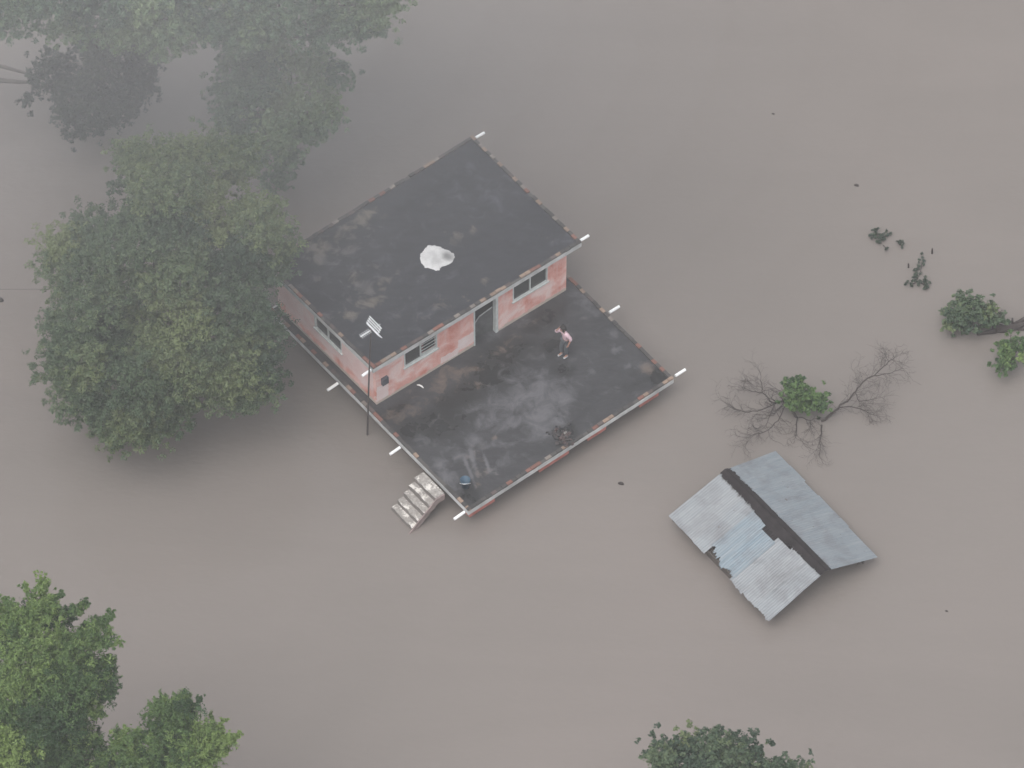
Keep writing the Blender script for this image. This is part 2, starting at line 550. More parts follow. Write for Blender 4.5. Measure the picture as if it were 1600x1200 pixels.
terr_dark = [(620, 640, 30, 12, .7, -35), (790, 555, 60, 26, .8, -32), (720, 620, 60, 20, .8, -30), (820, 670, 24, 12, .5, -30), (1000, 560, 20, 14, .4, 40), (690, 660, 46, 26, .85, -20), (640, 672, 24, 20, .8, 40), (770, 580, 44, 30, .85, -20), (845, 500, 40, 18, .8, -30), (860, 540, 24, 20, .7), (880, 578, 16, 12, .8),  # damp zones; the last on this line also paints the person's dark reflection
             (1030, 592, 20, 12, .9, 40), (985, 600, 40, 24, .45, -25), (735, 775, 20, 14, .75), (877, 655, 8, 12, .9, -35), (890, 672, 10, 14, .8, -20), (905, 640, 40, 22, .35, -30), (830, 700, 40, 20, .4, -30)]
deck_surface('terrace_surface', [SA, SR_, SN, SD], ZS - rim + 0.022, M_terr, terrace, terr_tan, terr_pale, terr_dark, 200, 200)

BR = [((0.055, 0.052, 0.052), .40), ((0.27, 0.115, 0.085), .22), ((0.36, 0.255, 0.19), .18), ((0.12, 0.09, 0.085), .12), ((0.30, 0.26, 0.23), .08)]


def brick_row(mb, a, b, z, r, skip=None, dark=0.0):
    L = np.linalg.norm(b - a); u = (b - a) / L
    n = np.array([-u[1], u[0]])
    cen = hc
    if (cen - a) @ n < 0: n = -n
    t = 0.0
    k0, k1 = L / 2, L / 2
    for q0, q1 in ((.13, k0), (k1, L - .005)):            # mortar bed under the bricks
        c3 = a + u * ((q0 + q1) / 2) + n * .072
        mb.obox((c3[0], c3[1], z + .010), (*(u * (q1 - q0) / 2), 0), (*(n * .064), 0), (0, 0, .012), (0.10, 0.095, 0.09))
    while t < L - 0.05:
        l = min(0.235 * r.uniform(.9, 1.1), L - t)
        if not (skip and skip[0] < t < skip[1]) and r.random() > 0.02:
            cidx = r.choice(len(BR), p=[q[1] for q in BR])
            col = np.array(BR[cidx][0]) * r.uniform(.8, 1.15)
            if r.random() < dark: col = np.array((0.075, 0.07, 0.068))
            h = r.uniform(.065, .085)
            c2 = a + u * (t + l / 2) + n * (0.072 + r.normal(0, .006))
            an = r.normal(0, .02)
            uu = u * math.cos(an) + n * math.sin(an); nn = -u * math.sin(an) + n * math.cos(an)
            mb.obox((c2[0], c2[1], z + h / 2 - 0.003), (*(uu * (l / 2 - .006)), 0), (*(nn * .062), 0), (0, 0, h / 2), col)
        t += l


rb = np.random.default_rng(21)
m = MB()
for a, b, dk in ((RA, RB, .35), (RB, RC, .1), (RC, RD, .1), (RD, RA, .4)): brick_row(m, a, b, ZR - rim, rb, dark=dk)
m.build('brick_edging', M_brick, roof)
m = MB()
stair_t = None
L_nd = np.linalg.norm(SD - SN)
P_st0 = at(694, 770, ZS)[:2]; P_st1 = at(646, 722, ZS)[:2]
s0, s1 = np.linalg.norm(P_st0 - SN), np.linalg.norm(P_st1 - SN)
brick_row(m, SA, SR_, ZS - rim, rb, dark=.35)
brick_row(m, SR_, SN, ZS - rim, rb, dark=.05)
brick_row(m, SN, SD, ZS - rim, rb, skip=(s0, s1), dark=.2)
m.build('brick_edging', M_brick, terrace)

# walls
W1 = at(588.5, 633, ZS - rim)[:2]; W2 = at(884.5, 454, ZS - rim)[:2]
W4 = W1 + (RD - RC) * 0.92; W3 = W2 + (RA - RB) * 0.92
WT = ZR - rim - FT - 0.004
WZ0 = ZS - rim + 0.002


def wall_mesh(p0, p1, nin, z0, z1, ops, front, th=0.15, t0=0.0, t1=None):
    """nin: inward unit normal. ops: (u0,u1,v0,v1) metres"""
    mb = MB()
    L = np.linalg.norm(p1 - p0) if t1 is None else t1
    u = (p1 - p0) / np.linalg.norm(p1 - p0)
    H = z1 - z0

    def bx(a, b, c, d):
        if b - a < 1e-4 or d - c < 1e-4: return
        q = [p0 + u * a, p0 + u * b, p0 + u * b + nin * th, p0 + u * a + nin * th]
        vs = [(x[0], x[1], z0 + c) for x in q] + [(x[0], x[1], z0 + d) for x in q]
        uv = [(a, c), (b, c), (b, c), (a, c), (a, d), (b, d), (b, d), (a, d)]
        f = [(3, 2, 1, 0), (4, 5, 6, 7)] + [(i, (i + 1) % 4, 4 + (i + 1) % 4, 4 + i) for i in range(4)]
        mb.add(vs, f, [(k[0], k[1], front) for k in uv])
    x = t0
    for (a, b, c, d) in sorted(ops):
        bx(x, a, 0, H)
        bx(a, b, 0, c); bx(a, b, d, H)
        x = b
    bx(x, L, 0, H)
    return mb


def upos(px, py, z, p0, p1):
    q = at(px, py, z)[:2]
    u = (p1 - p0) / np.linalg.norm(p1 - p0)
    return float((q - p0) @ u)


FU = (W2 - W1) / np.linalg.norm(W2 - W1)
FN = np.array([-FU[1], FU[0]])
if (RA - W1) @ FN < 0: FN = -FN
LW = np.linalg.norm(W2 - W1)


def ufront(px):           # distance along front wall of image column px at mid height
    # intersect column px with wall line at height 1.9
    best = 0; bd = 1e9
    for t in np.linspace(0, LW, 800):
        x, _ = project((*(W1 + FU * t), 1.9))
        if abs(x - px) < bd: bd, best = abs(x - px), t
    return best


SILL, HEAD = 1.16, 2.08
w1 = (ufront(632), ufront(683)); dr = (ufront(741), ufront(776)); w2 = (ufront(801), ufront(855))
ops_f = [(w1[0], w1[1], SILL, HEAD), (dr[0], dr[1], 0.0, 2.12), (w2[0], w2[1], SILL + .03, HEAD)]
wall_f = wall_mesh(W1, W2, FN, WZ0, WT, ops_f, 1.0).build('wall', M_wall, house)
SU = (W4 - W1) / np.linalg.norm(W4 - W1)
SNn = np.array([-SU[1], SU[0]])
if (W2 - W1) @ SNn < 0: SNn = -SNn
LS = np.linalg.norm(W4 - W1)


def uside(px):
    best = 0; bd = 1e9
    for t in np.linspace(0, LS, 800):
        x, _ = project((*(W1 + SU * t), 1.9))
        if abs(x - px) < bd: bd, best = abs(x - px), t
    return best


sw = (uside(535), uside(493))
wall_s = wall_mesh(W1, W4, SNn, WZ0, WT, [(sw[0], sw[1], 1.08, 1.95)], 0.0, t0=0.15).build('wall', M_wall, house)
wall_b = wall_mesh(W4, W3, -FN, WZ0, WT, [], 0.0, t0=0.15).build('wall', M_wall, house)
wall_r = wall_mesh(W2, W3, -SNn, WZ0, WT, [], 0.0, t0=0.15, t1=np.linalg.norm(W3 - W2) - 0.15).build('wall', M_wall, house)


def window(p0, u, nin, a, b, c, d, parent, bars=False):
    mid = (a + b) / 2
    fr = MB()
    t = 0.045

    def bar(a0, a1, c0, c1, dep0=-0.02, dep1=0.07, mb=fr):
        q = [p0 + u * a0 + nin * dep0, p0 + u * a1 + nin * dep0, p0 + u * a1 + nin * dep1, p0 + u * a0 + nin * dep1]
        mb.prism(q, WZ0 + c0, WZ0 + c1)
    bar(a, a + t, c, d); bar(b - t, b, c, d)
    bar(a + t, b - t, c, c + t); bar(a + t, b - t, d - t, d)
    bar(mid - t / 2, mid + t / 2, c + t, d - t)
    f = fr.build('window', M_frame, parent)
    s = MB()
    bar(a - .05, b + .05, c - .05, c - .002, -0.06, 0.14, s)
    s.build('sill', M_frame, f)
    p = MB()
    bar(a + t, mid - t / 2, c + t, d - t, 0.03, 0.036, p)
    if not bars:
        bar(mid + t / 2, b - t, c + t, d - t, 0.045, 0.051, p)
    p.build('pane', M_glass, f)
    if bars:
        g = MB()
        for k in range(5):
            z = WZ0 + c + t + (k + .6) * (d - c - 2 * t) / 5
            q0 = p0 + u * (mid + t / 2) + nin * .02; q1 = p0 + u * (b - t) + nin * .02
            g.tube([(*q0, z), (*q1, z)], 0.014, 5)
        g.build('window_bars', M_frame, f)
        # a red curtain hangs inside the barred half
        cu = MB()
        vs = []; n = 14
        for k in range(n):
            x = mid + .05 + k * (b - mid) * .45 / n
            q = p0 + u * x + nin * (0.30 + .03 * math.sin(k * 1.7))
            vs += [(*q, WZ0 + c - .2), (*q, WZ0 + d)]
        cu.add(vs, [(2 * k, 2 * k + 2, 2 * k + 3, 2 * k + 1) for k in range(n - 1)], (0.25, 0.09, 0.10))
        cu.build('curtain', M_cloth, f)
    return f


window(W1, FU, FN, *w1, SILL, HEAD, house, True)
window(W1, FU, FN, *w2, SILL + .03, HEAD, house)
window(W1, SU, SNn, *sw, 1.08, 1.95, house)

# doorway: pale jambs and a steel leaf standing ajar inside
jb = MB()
for a0, a1 in ((dr[0] - .03, dr[0] + .03), (dr[1] - .05, dr[1] + .06)):
    q = [W1 + FU * a0 - FN * .02, W1 + FU * a1 - FN * .02, W1 + FU * a1 + FN * .16, W1 + FU * a0 + FN * .16]
    jb.prism(q, WZ0, WZ0 + 2.12)
q = [W1 + FU * (dr[0] + .03) - FN * .02, W1 + FU * (dr[1] - .05) - FN * .02, W1 + FU * (dr[1] - .05) + FN * .16, W1 + FU * (dr[0] + .03) + FN * .16]
jb.prism(q, WZ0 + 2.07, WZ0 + 2.12)
jamb = jb.build('door_frame', M_frame, house)
hinge = W1 + FU * (dr[1] - .07) + FN * .17
tgt = W1 + FU * (dr[0] + .18) + FN * .42
dv = (tgt - hinge) / np.linalg.norm(tgt - hinge)
dn = np.array([-dv[1], dv[0]])
lf = MB()
wdt = 0.90
for k, (mb_, th) in enumerate(((lf, .02),)):
    b0, b1 = hinge, hinge + dv * wdt
    prof = [(0.0, 0.01), (wdt, 0.01), (wdt * .90, 0.42), (wdt * .55, 1.0), (0.0, 1.32)]
    bt = [(*(hinge + dv * x - dn * th), WZ0 + z) for x, z in prof]
    tp = [(*(hinge + dv * x + dn * th), WZ0 + z) for x, z in prof]
    lf.hexa(bt, tp)
door = lf.build('door', M_door, house)
ed = MB()
ed.tube([(*(hinge + dv * x), WZ0 + z + .015) for x, z in prof[1:]], 0.022, 6)
ed.build('door_trim', M_steel, door)

# electricity box by the corner
bu = ufront(600)
mb = MB()
q = [W1 + FU * (bu - .13) - FN * .12, W1 + FU * (bu + .13) - FN * .12, W1 + FU * (bu + .13) - FN * .002, W1 + FU * (bu - .13) - FN * .002]
mb.prism(q, WZ0 + 1.0, WZ0 + 1.33)
mbx = mb.build('meter_box', plain('dark_box', (0.07, 0.075, 0.09), .2, 5, .5), house)

# rain spouts
def spout(p, d, z, L=0.50, back=.05):
    a = p - d * back; b = p + d * (L)
    s = MB(); n = 10
    s.tube([(*a, z), (*b, z - .02)], .055, n)
    s.build('drain_spout', M_pvc, house, smooth=False)


o_l = E2; o_r = -E2
for px, py, d in ((526, 600, o_l), (623.5, 700, o_l), (724, 801, o_l), (954, 487, o_r), (1057, 586, o_r)):
    spout(at(px, py, ZS - .10)[:2], d, ZS - .10, .42)
for px, py, d in ((415, 418, o_l), (578, 579, o_l), (745, 214, o_r), (908, 375, o_r)):
    spout(at(px, py, ZR - .09)[:2], d, ZR - .09, .36)

# lower storey: red wall pieces between drowned openings on the terrace front, solid walls elsewhere
ZB = ZS - rim - FT - 0.004
FDIR = (SR_ - SN) / np.linalg.norm(SR_ - SN)
FNN = np.array([-FDIR[1], FDIR[0]])
if (RA - SN) @ FNN < 0: FNN = -FNN
ins = 0.16


def ulow(px):
    t_ = np.linspace(-.3, np.linalg.norm(SR_ - SN), 900)
    xs = np.array([project((*(SN + FDIR * t + FNN * ins), .6))[0] for t in t_])
    return t_[np.argmin(abs(xs - px))]


for xa, xb in ((734, 773), (843, 889), (919, 947), (1000, 1029)):
    a, b = ulow(xa), ulow(xb)
    mb = MB()
    q = [SN + FDIR * a + FNN * ins, SN + FDIR * b + FNN * ins, SN + FDIR * b + FNN * (ins + .25), SN + FDIR * a + FNN * (ins + .25)]
    mb.prism(q, 0.42, ZB)
    mb.build('lower_wall', M_red, house)
lw = MB()
for (p0, p1) in ((SN + FNN * .75 + E2 * -.5, SD - E2 * .5 + E1 * .5), (SR_ + FNN * .75 + E2 * .4, SA + E2 * .4 + E1 * .5)):
    u = (p1 - p0) / np.linalg.norm(p1 - p0); n = np.array([-u[1], u[0]]) * .1
    lw.prism([p0 - n, p1 - n, p1 + n, p0 + n], -.8, ZB)
p0, p1 = SN + FNN * 1.1 - E2 * .6, SR_ + FNN * 1.1 + E2 * .5
lw.prism([p0, p1, p1 + FNN * .2, p0 + FNN * .2], -.8, ZB)
lw.build('lower_wall', plain('drowned_wall', (0.12, 0.09, 0.08), .3, 2, .9), house)

# staircase
sb = MB()
N_ST = 6; RISE, RUN, SWD = 0.215, 0.265, 1.22
E1S = (SN - SD) / np.linalg.norm(SN - SD)
st_o = at(693.5, 771, ZS - .1)[:2]
E2S = np.array([E1S[1], -E1S[0]])
if E2S @ E2 < 0: E2S = -E2S
rs = np.random.default_rng(8)
zt = ZS - .09
x = -0.02
for k in range(N_ST):
    run = 0.40 if k == 0 else RUN
    z = zt - k * RISE
    lj = rs.uniform(0, .06)
    n = 9
    outer_top = []; 
    near = st_o + E2S * x; far = st_o + E2S * (x + run)
    b_, t_ = [], []
    for i in range(n):
        s = i / (n - 1) * (SWD - lj)
        wob = rs.normal(0, .016)
        t_.append((*(far - E1S * s + E2S * wob), z + rs.normal(0, .004)))
        b_.append((*(far - E1S * s), z - .36))
    t_.append((*(near - E1S * (SWD - lj)), z)); b_.append((*(near - E1S * (SWD - lj)), z - .36))
    t_.append((*near, z)); b_.append((*near, z - .36))
    sb.hexa(b_, t_, (0.0, 0, 0))
    x += run
stair = sb.build('staircase', M_stair, house)
fl = MB()      # pink painted flank of the stair
prof = []
x = -.02
pts = [(0.0, zt - .5), (0.0, zt - .02), (0.36, zt - .02), (0.36 + RUN * 5, zt - 5 * RISE - .02), (0.36 + RUN * 5, zt - 5 * RISE - .30), (0.30, zt - .30), (0.0, zt - .30)]
bt = [(*(st_o + E2S * a + E1S * .004), z) for a, z in pts[1:]]
tp = [(*(st_o + E2S * a + E1S * .05), z) for a, z in pts[1:]]
fl.hexa(bt, tp)
fl.build('stair_flank', plain('pink_grey_plaster', (0.27, 0.215, 0.205), .3, 3, .9), stair)

# ------------------------------------------------------------------ antenna mast
mb_ = at(573, 679, 0)
MTOP = 6.0
mt = at(579.5, 514, MTOP)
mast = empty('antenna_mast', tuple(mb_), 'thin rusty antenna pole with white aerial rising beside the near house corner', 'antenna')
b = MB(); b.tube([mb_ + np.array([0, 0, -.6]), mb_ + (mt - mb_) * .5, mt], [.034, .03, .026], 8); b.build('pole', M_iron, mast)
d2 = np.array([*E2, 0]); d1 = np.array([*E1, 0]); up = np.array([0, 0, 1.0])
c0 = mt + np.array([0, 0, -.06])
a = MB(); a.tube([c0 - d2 * .42, c0 + d2 * .47], .016, 6); boom = a.build('boom', M_alu, mast)
a = MB()
for k in range(6):
    p = c0 + d2 * (.06 + k * .075)
    a.tube([p - d1 * .11, p + d1 * .11], .009, 5)
a.build('director_rods', M_alu, boom)
for s in (-1, 1):
    a = MB()
    for k in range(4):
        p = c0 - d2 * (.08 + k * .045) + up * s * (.04 + k * .07)
        a.tube([p - d1 * .36, p + d1 * .36], .018, 5)
    for q in (-.3, .3):
        a.tube([c0 - d2 * .10 + up * s * .05 + d1 * q, c0 - d2 * .215 + up * s * .25 + d1 * q], .012, 5)
    a.build('reflector_panel', M_alu, boom)

# ------------------------------------------------------------------ person on the terrace
def skin_mesh(name, joints, bones, root, mat, parent, col, sub=2):
    me = bpy.data.meshes.new(name)
    names = list(joints)
    me.from_pydata([joints[k][0] for k in names], [], [])
    me.from_pydata([], [], []) if False else None
    bm = bmesh.new()
    vs = {k: bm.verts.new(joints[k][0]) for k in names}
    for p, q in bones: bm.edges.new((vs[p], vs[q]))
    bm.verts.index_update()
    me.clear_geometry(); bm.to_mesh(me); bm.free()
    o = bpy.data.objects.new(name, me); COL.objects.link(o)
    o.modifiers.new('skin', 'SKIN')
    if not me.skin_vertices: me.skin_vertices.new()
    for i, k in enumerate(names):
        r = joints[k][1]
        me.skin_vertices[0].data[i].radius = (r, r) if not hasattr(r, '__len__') else r
        me.skin_vertices[0].data[i].use_root = (k == root)
    s = o.modifiers.new('sub', 'SUBSURF'); s.levels = sub; s.render_levels = sub
    bpy.context.view_layer.update()
    dg = bpy.context.evaluated_depsgraph_get()
    nm = bpy.data.meshes.new_from_object(o.evaluated_get(dg))
    o.modifiers.clear()
    o.data = nm
    nm.name = name
    nm.materials.clear(); nm.materials.append(mat)
    a_ = nm.attributes.new('tone', 'FLOAT_COLOR', 'POINT')
    a_.data.foreach_set('color', np.tile(np.array((*col, 1), np.float32), len(nm.vertices)))
    nm.polygons.foreach_set('use_smooth', [True] * len(nm.polygons))
    o.parent = parent
    ORG[o] = ORG[parent] if parent is not None else np.zeros(3)
    return o


def build_person():
    foot = at(881, 556, ZS - rim + .022)
    root = empty('person', tuple(foot), 'person in pink top and grey trousers on the terrace, one hand raised to head', 'person')
    root.rotation_euler = (0, 0, math.atan2(-.62, -.78) - math.pi / 2)
    skin = (0.36, 0.20, 0.15)
    J = {}
    J['pelvis'] = ((0, -.10, .88), (.13, .10)); J['waist'] = ((0, -.07, 1.04), (.115, .085)); J['chest'] = ((0, -.02, 1.24), (.13, .095))
    J['neck0'] = ((0, .02, 1.38), .055); J['neck1'] = ((0, .04, 1.44), .050); J['jaw'] = ((0, .075, 1.49), (.062, .075)); J['skull'] = ((0, .07, 1.57), (.078, .095)); J['crown'] = ((0, .065, 1.63), (.05, .06))
    bones = [('pelvis', 'waist'), ('waist', 'chest'), ('chest', 'neck0'), ('neck0', 'neck1'), ('neck1', 'jaw'), ('jaw', 'skull'), ('skull', 'crown')]
    for s, n in ((-1, 'l'), (1, 'r')):
        fw = .05 if s > 0 else -.04
        J['hip' + n] = ((s * .09, -.08, .84), .09); J['knee' + n] = ((s * .10, fw * .8 + .01, .47), .062); J['ank' + n] = ((s * .10, fw - .03, .09), .042); J['toe' + n] = ((s * .11, fw + .13, .03), (.04, .028))
        bones += [('pelvis', 'hip' + n), ('hip' + n, 'knee' + n), ('knee' + n, 'ank' + n), ('ank' + n, 'toe' + n)]
        J['sh' + n] = ((s * .17, .0, 1.34), .060)
        bones += [('chest', 'sh' + n)]
        if s > 0:      # right arm folded up, palm against the side of the head
            J['elb' + n] = ((.26, .18, 1.27), .045); J['wr' + n] = ((.16, .20, 1.47), .030); J['palm' + n] = ((.118, .155, 1.535), (.036, .020))
            fd = np.array([-.25, -.45, .80]); sd_ = np.array([.2, .7, .5])
        else:          # left arm hanging, elbow a little out
            J['elb' + n] = ((-.27, -.10, 1.10), .045); J['wr' + n] = ((-.25, -.02, .88), .030); J['palm' + n] = ((-.24, .01, .80), (.036, .020))
            fd = np.array([.08, .15, -.95]); sd_ = np.array([.1, .9, .1])
        bones += [('sh' + n, 'elb' + n), ('elb' + n, 'wr' + n), ('wr' + n, 'palm' + n)]
        fd = fd / np.linalg.norm(fd); sd_ = sd_ - fd * (sd_ @ fd); sd_ /= np.linalg.norm(sd_)
        pc = np.array(J['palm' + n][0])
        cl = np.cross(fd, sd_) * (1 if s < 0 else -1)
        for i, (off, ln) in enumerate(((-.028, .062), (-.009, .075), (.010, .082), (.029, .072))):
            k0, k1, k2 = f'f{n}{i}a', f'f{n}{i}b', f'f{n}{i}c'
            p0 = pc + fd * .045 + sd_ * off; p1 = p0 + fd * ln * .5 + cl * .006; p2 = p1 + fd * ln * .45 + cl * .02
            J[k0] = (tuple(p0), .010); J[k1] = (tuple(p1), .009); J[k2] = (tuple(p2), .007)
            bones += [('palm' + n, k0), (k0, k1), (k1, k2)]
        k0, k1 = f'th{n}a', f'th{n}b'
        p0 = pc + sd_ * .042 + fd * .005; p1 = p0 + sd_ * .018 + fd * .045
        J[k0] = (tuple(p0), .012); J[k1] = (tuple(p1), .009)
        bones += [('palm' + n, k0), (k0, k1)]
    body = skin_mesh('body', J, bones, 'pelvis', M_cloth, root, skin)

    def grow(keys, d):
        out = {}
        for k in keys:
            p, r = J[k]
            out[k] = (p, tuple(q + d for q in r) if hasattr(r, '__len__') else r + d)
        return out
    S = grow(['waist', 'chest', 'shl', 'shr', 'elbl', 'elbr'], .022)
    S['hem'] = ((0, -.10, .86), (.165, .13)); S['nk'] = ((0, .012, 1.365), .075)
    S['wrr'] = (tuple(np.array(J['elbr'][0]) * .25 + np.array(J['wrr'][0]) * .75), .048)
    S['wrl'] = (tuple(np.array(J['elbl'][0]) * .6 + np.array(J['wrl'][0]) * .4), .052)
    skin_mesh('shirt', S, [('hem', 'waist'), ('waist', 'chest'), ('chest', 'nk'), ('chest', 'shl'), ('chest', 'shr'), ('shl', 'elbl'), ('shr', 'elbr'), ('elbr', 'wrr'), ('elbl', 'wrl')], 'waist', M_cloth, root, (0.66, 0.48, 0.53))
    T = grow(['hipl', 'hipr', 'kneel', 'kneer'], .022)
    T['pelvis'] = ((0, -.10, .90), (.148, .118))
    for n in 'lr':
        p = np.array(J['ank' + n][0]); T['cuff' + n] = (tuple(p + [0, 0, .06]), .066)
    skin_mesh('trousers', T, [('pelvis', 'hipl'), ('pelvis', 'hipr'), ('hipl', 'kneel'), ('hipr', 'kneer'), ('kneel', 'cuffl'), ('kneer', 'cuffr')], 'pelvis', M_cloth, root, (0.085, 0.095, 0.105))
    for n in 'lr':
        an = np.array(J['ank' + n][0]); to = np.array(J['toe' + n][0])
        skin_mesh('shoe', {'h': (tuple(an + [0, -.035, -.045]), (.048, .042)), 'm': (tuple((an + to) / 2 + [0, .01, -.02]), (.05, .038)), 't': (tuple(to + [0, .02, .005]), (.045, .032))}, [('h', 'm'), ('m', 't')], 'm', M_cloth, root, (0.40, 0.42, 0.43))
    skin_mesh('hair', {'a': ((0, .03, 1.50), (.075, .055)), 'b': ((0, .045, 1.585), (.092, .098)), 'c': ((0, .06, 1.64), (.07, .08)), 'd': ((0, -.01, 1.46), (.06, .035))}, [('d', 'a'), ('a', 'b'), ('b', 'c')], 'b', M_cloth, root, (0.018, 0.015, 0.014))
    # eyes, brows, nose, mouth and ears
    def part(name, fn):
        q = MB(); fn(q)
        me = bpy.data.meshes.new(name); ob = bpy.data.objects.new(name, me); COL.objects.link(ob)
        me.from_pydata(q.v, [], q.f)
        a_ = me.attributes.new('tone', 'FLOAT_COLOR', 'POINT'); a_.data.foreach_set('color', np.array(q.c, np.float32).ravel())
        me.materials.append(M_cloth); ob.parent = root
    dk = (0.02, 0.015, 0.012)
    for s in (-1, 1):
        part('eye', lambda q: q.tube([(s * .030, .152, 1.565), (s * .030, .163, 1.565), (s * .030, .167, 1.565)], [.011, .009, .004], 8, col=dk))
        part('eyebrow', lambda q: q.tube([(s * .014, .163, 1.582), (s * .030, .166, 1.586), (s * .046, .156, 1.581)], [.003, .004, .003], 5, col=dk))
        part('ear', lambda q: q.tube([(s * .079, .065, 1.53), (s * .084, .06, 1.55), (s * .082, .058, 1.575)], [.008, .014, .010], 6, col=skin))
    part('nose', lambda q: q.tube([(0, .162, 1.57), (0, .178, 1.545), (0, .172, 1.535)], [.008, .013, .008], 6, col=skin))
    part('mouth', lambda q: q.tube([(-.022, .150, 1.508), (0, .158, 1.507), (.022, .150, 1.508)], [.003, .006, .003], 6, col=(0.25, 0.09, 0.08)))
    return root


build_person()

# ------------------------------------------------------------------ things on the roof and terrace
def crumpled_sheet():
    raw = [(290, 560), (310, 470), (400, 390), (410, 310), (520, 235), (700, 235), (850, 270), (960, 340), (1100, 380), (1230, 470), (1265, 540),
           (1200, 690), (1050, 780), (890, 830), (820, 930), (690, 925), (560, 880), (430, 840), (330, 730), (295, 640)]
    z = ZR - rim + .040
    P = np.array([at(640 + x / 17.78, 370 + y / 17.78, z)[:2] for x, y in raw])
    # densify the outline
    Q = []
    r = np.random.default_rng(4)
    for i in range(len(P)):
        a, b = P[i], P[(i + 1) % len(P)]
        for k in range(4): Q.append(a + (b - a) * k / 4 + r.normal(0, .012, 2))
    Q = np.array(Q); c = Q.mean(0); nR = 12; nQ = len(Q)
    w1_, w2_ = sines(31, 7, 6.0), sines(32, 7, 14.0)
    mb = MB()
    vs = []; cs = []
    for j in range(nR + 1):
        s = 1 - j / nR
        for q in Q:
            p = c + (q - c) * max(s, .001)
            h = .028 * (1 - s ** 14) + .022 * w1_([*p, 0]) * (1 - s ** 3) + .014 * w2_([*p, 0]) * (1 - s ** 3)
            dist = (p - (c + np.array([.35, -.02])))
            g = math.exp(-((dist[0] / .42) ** 2 + (dist[1] / .30) ** 2)) * (.55 + .45 * w2_([*p * .6, 1]))
            k = .64 - .42 * max(0, min(1, g))
            vs.append((p[0], p[1], z - .012 + (max(.014, h) if j else 0))); cs.append((k, k * .995, k * .985))
    fs = [(j * nQ + i, j * nQ + (i + 1) % nQ, (j + 1) * nQ + (i + 1) % nQ, (j + 1) * nQ + i) for j in range(nR) for i in range(nQ)]
    mb.add(vs, fs, cs)
    o = mb.build('crumpled_sheet', M_cloth, None, (c[0], c[1], z - .012), True)
    tag(o, 'ragged white sheet crumpled in the middle of the dark upper roof', 'sheet')


crumpled_sheet()


def bucket():
    p = at(727, 760, ZS - rim + .022)
    r_ = empty('bucket', tuple(p), 'small blue plastic bucket standing on the terrace near the stairs', 'bucket')
    prof = [(.0, .0), (.135, .0), (.175, .36), (.185, .36), (.185, .385), (.165, .385), (.128, .03), (.0, .03)]
    n = 20; mb = MB(); vs = []; fs = []
    for i, (rr, z) in enumerate(prof):
        for k in range(n):
            an = 2 * math.pi * k / n
            vs.append((p[0] + rr * math.cos(an), p[1] + rr * math.sin(an), p[2] + z))
    for i in range(len(prof) - 1):
        for k in range(n): fs.append((i * n + k, i * n + (k + 1) % n, (i + 1) * n + (k + 1) % n, (i + 1) * n + k))
    mb.add(vs, fs); mb.build('tub', M_blue, r_, smooth=True)
    h = MB()
    h.tube([(p[0] + .19 * math.cos(t), p[1] + .12 * math.sin(t) - .14, p[2] + .37 - .10 * math.sin(t)) for t in np.linspace(math.pi, 2 * math.pi, 14)], .008, 5)
    h.build('handle', M_alu, r_)


bucket()


def rubble():
    p = at(880, 683, ZS - rim + .012)
    r = np.random.default_rng(15); mb = MB()
    for k in range(90):
        c = p + np.array([*(E2 * r.normal(0, .17) + E1 * r.normal(0, .22)), r.uniform(.0, .09)])
        a = r.normal(0, 1, 3); a /= np.linalg.norm(a); b = np.cross(a, r.normal(0, 1, 3)); b /= np.linalg.norm(b); cc = np.cross(a, b)
        s = r.uniform(.025, .065)
        col = [(0.045, 0.043, 0.044), (0.07, 0.06, 0.06), (0.085, 0.062, 0.060), (0.035, 0.035, 0.037)][r.integers(4)]
        mb.obox(c, a * s * 1.3, b * s, cc * s * .6, col)
    mb.obox(p + np.array([.08, .10, .11]), (.06, .02, 0), (-.015, .045, 0), (0, 0, .02), (0.20, 0.19, 0.18))
    tag(mb.build('rubble_heap', M_cloth, None, tuple(p)), 'small dark heap of rubble against the front edge of the terrace', 'rubble')


rubble()


def scrap():
    p = at(656, 604, ZS - rim + .012)
    mb = MB()
    pts = [p + np.array([-.10, .06, .02]), p + np.array([-.02, .03, .05]), p + np.array([.06, -.01, .04]), p + np.array([.13, -.08, .02])]
    mb.tube(pts, [.02, .035, .035, .02], 6, col=(.75, .75, .73))
    tag(mb.build('plastic_scrap', M_cloth, None, tuple(p)), 'scrap of white plastic lying on the terrace below the barred window', 'scrap')


scrap()

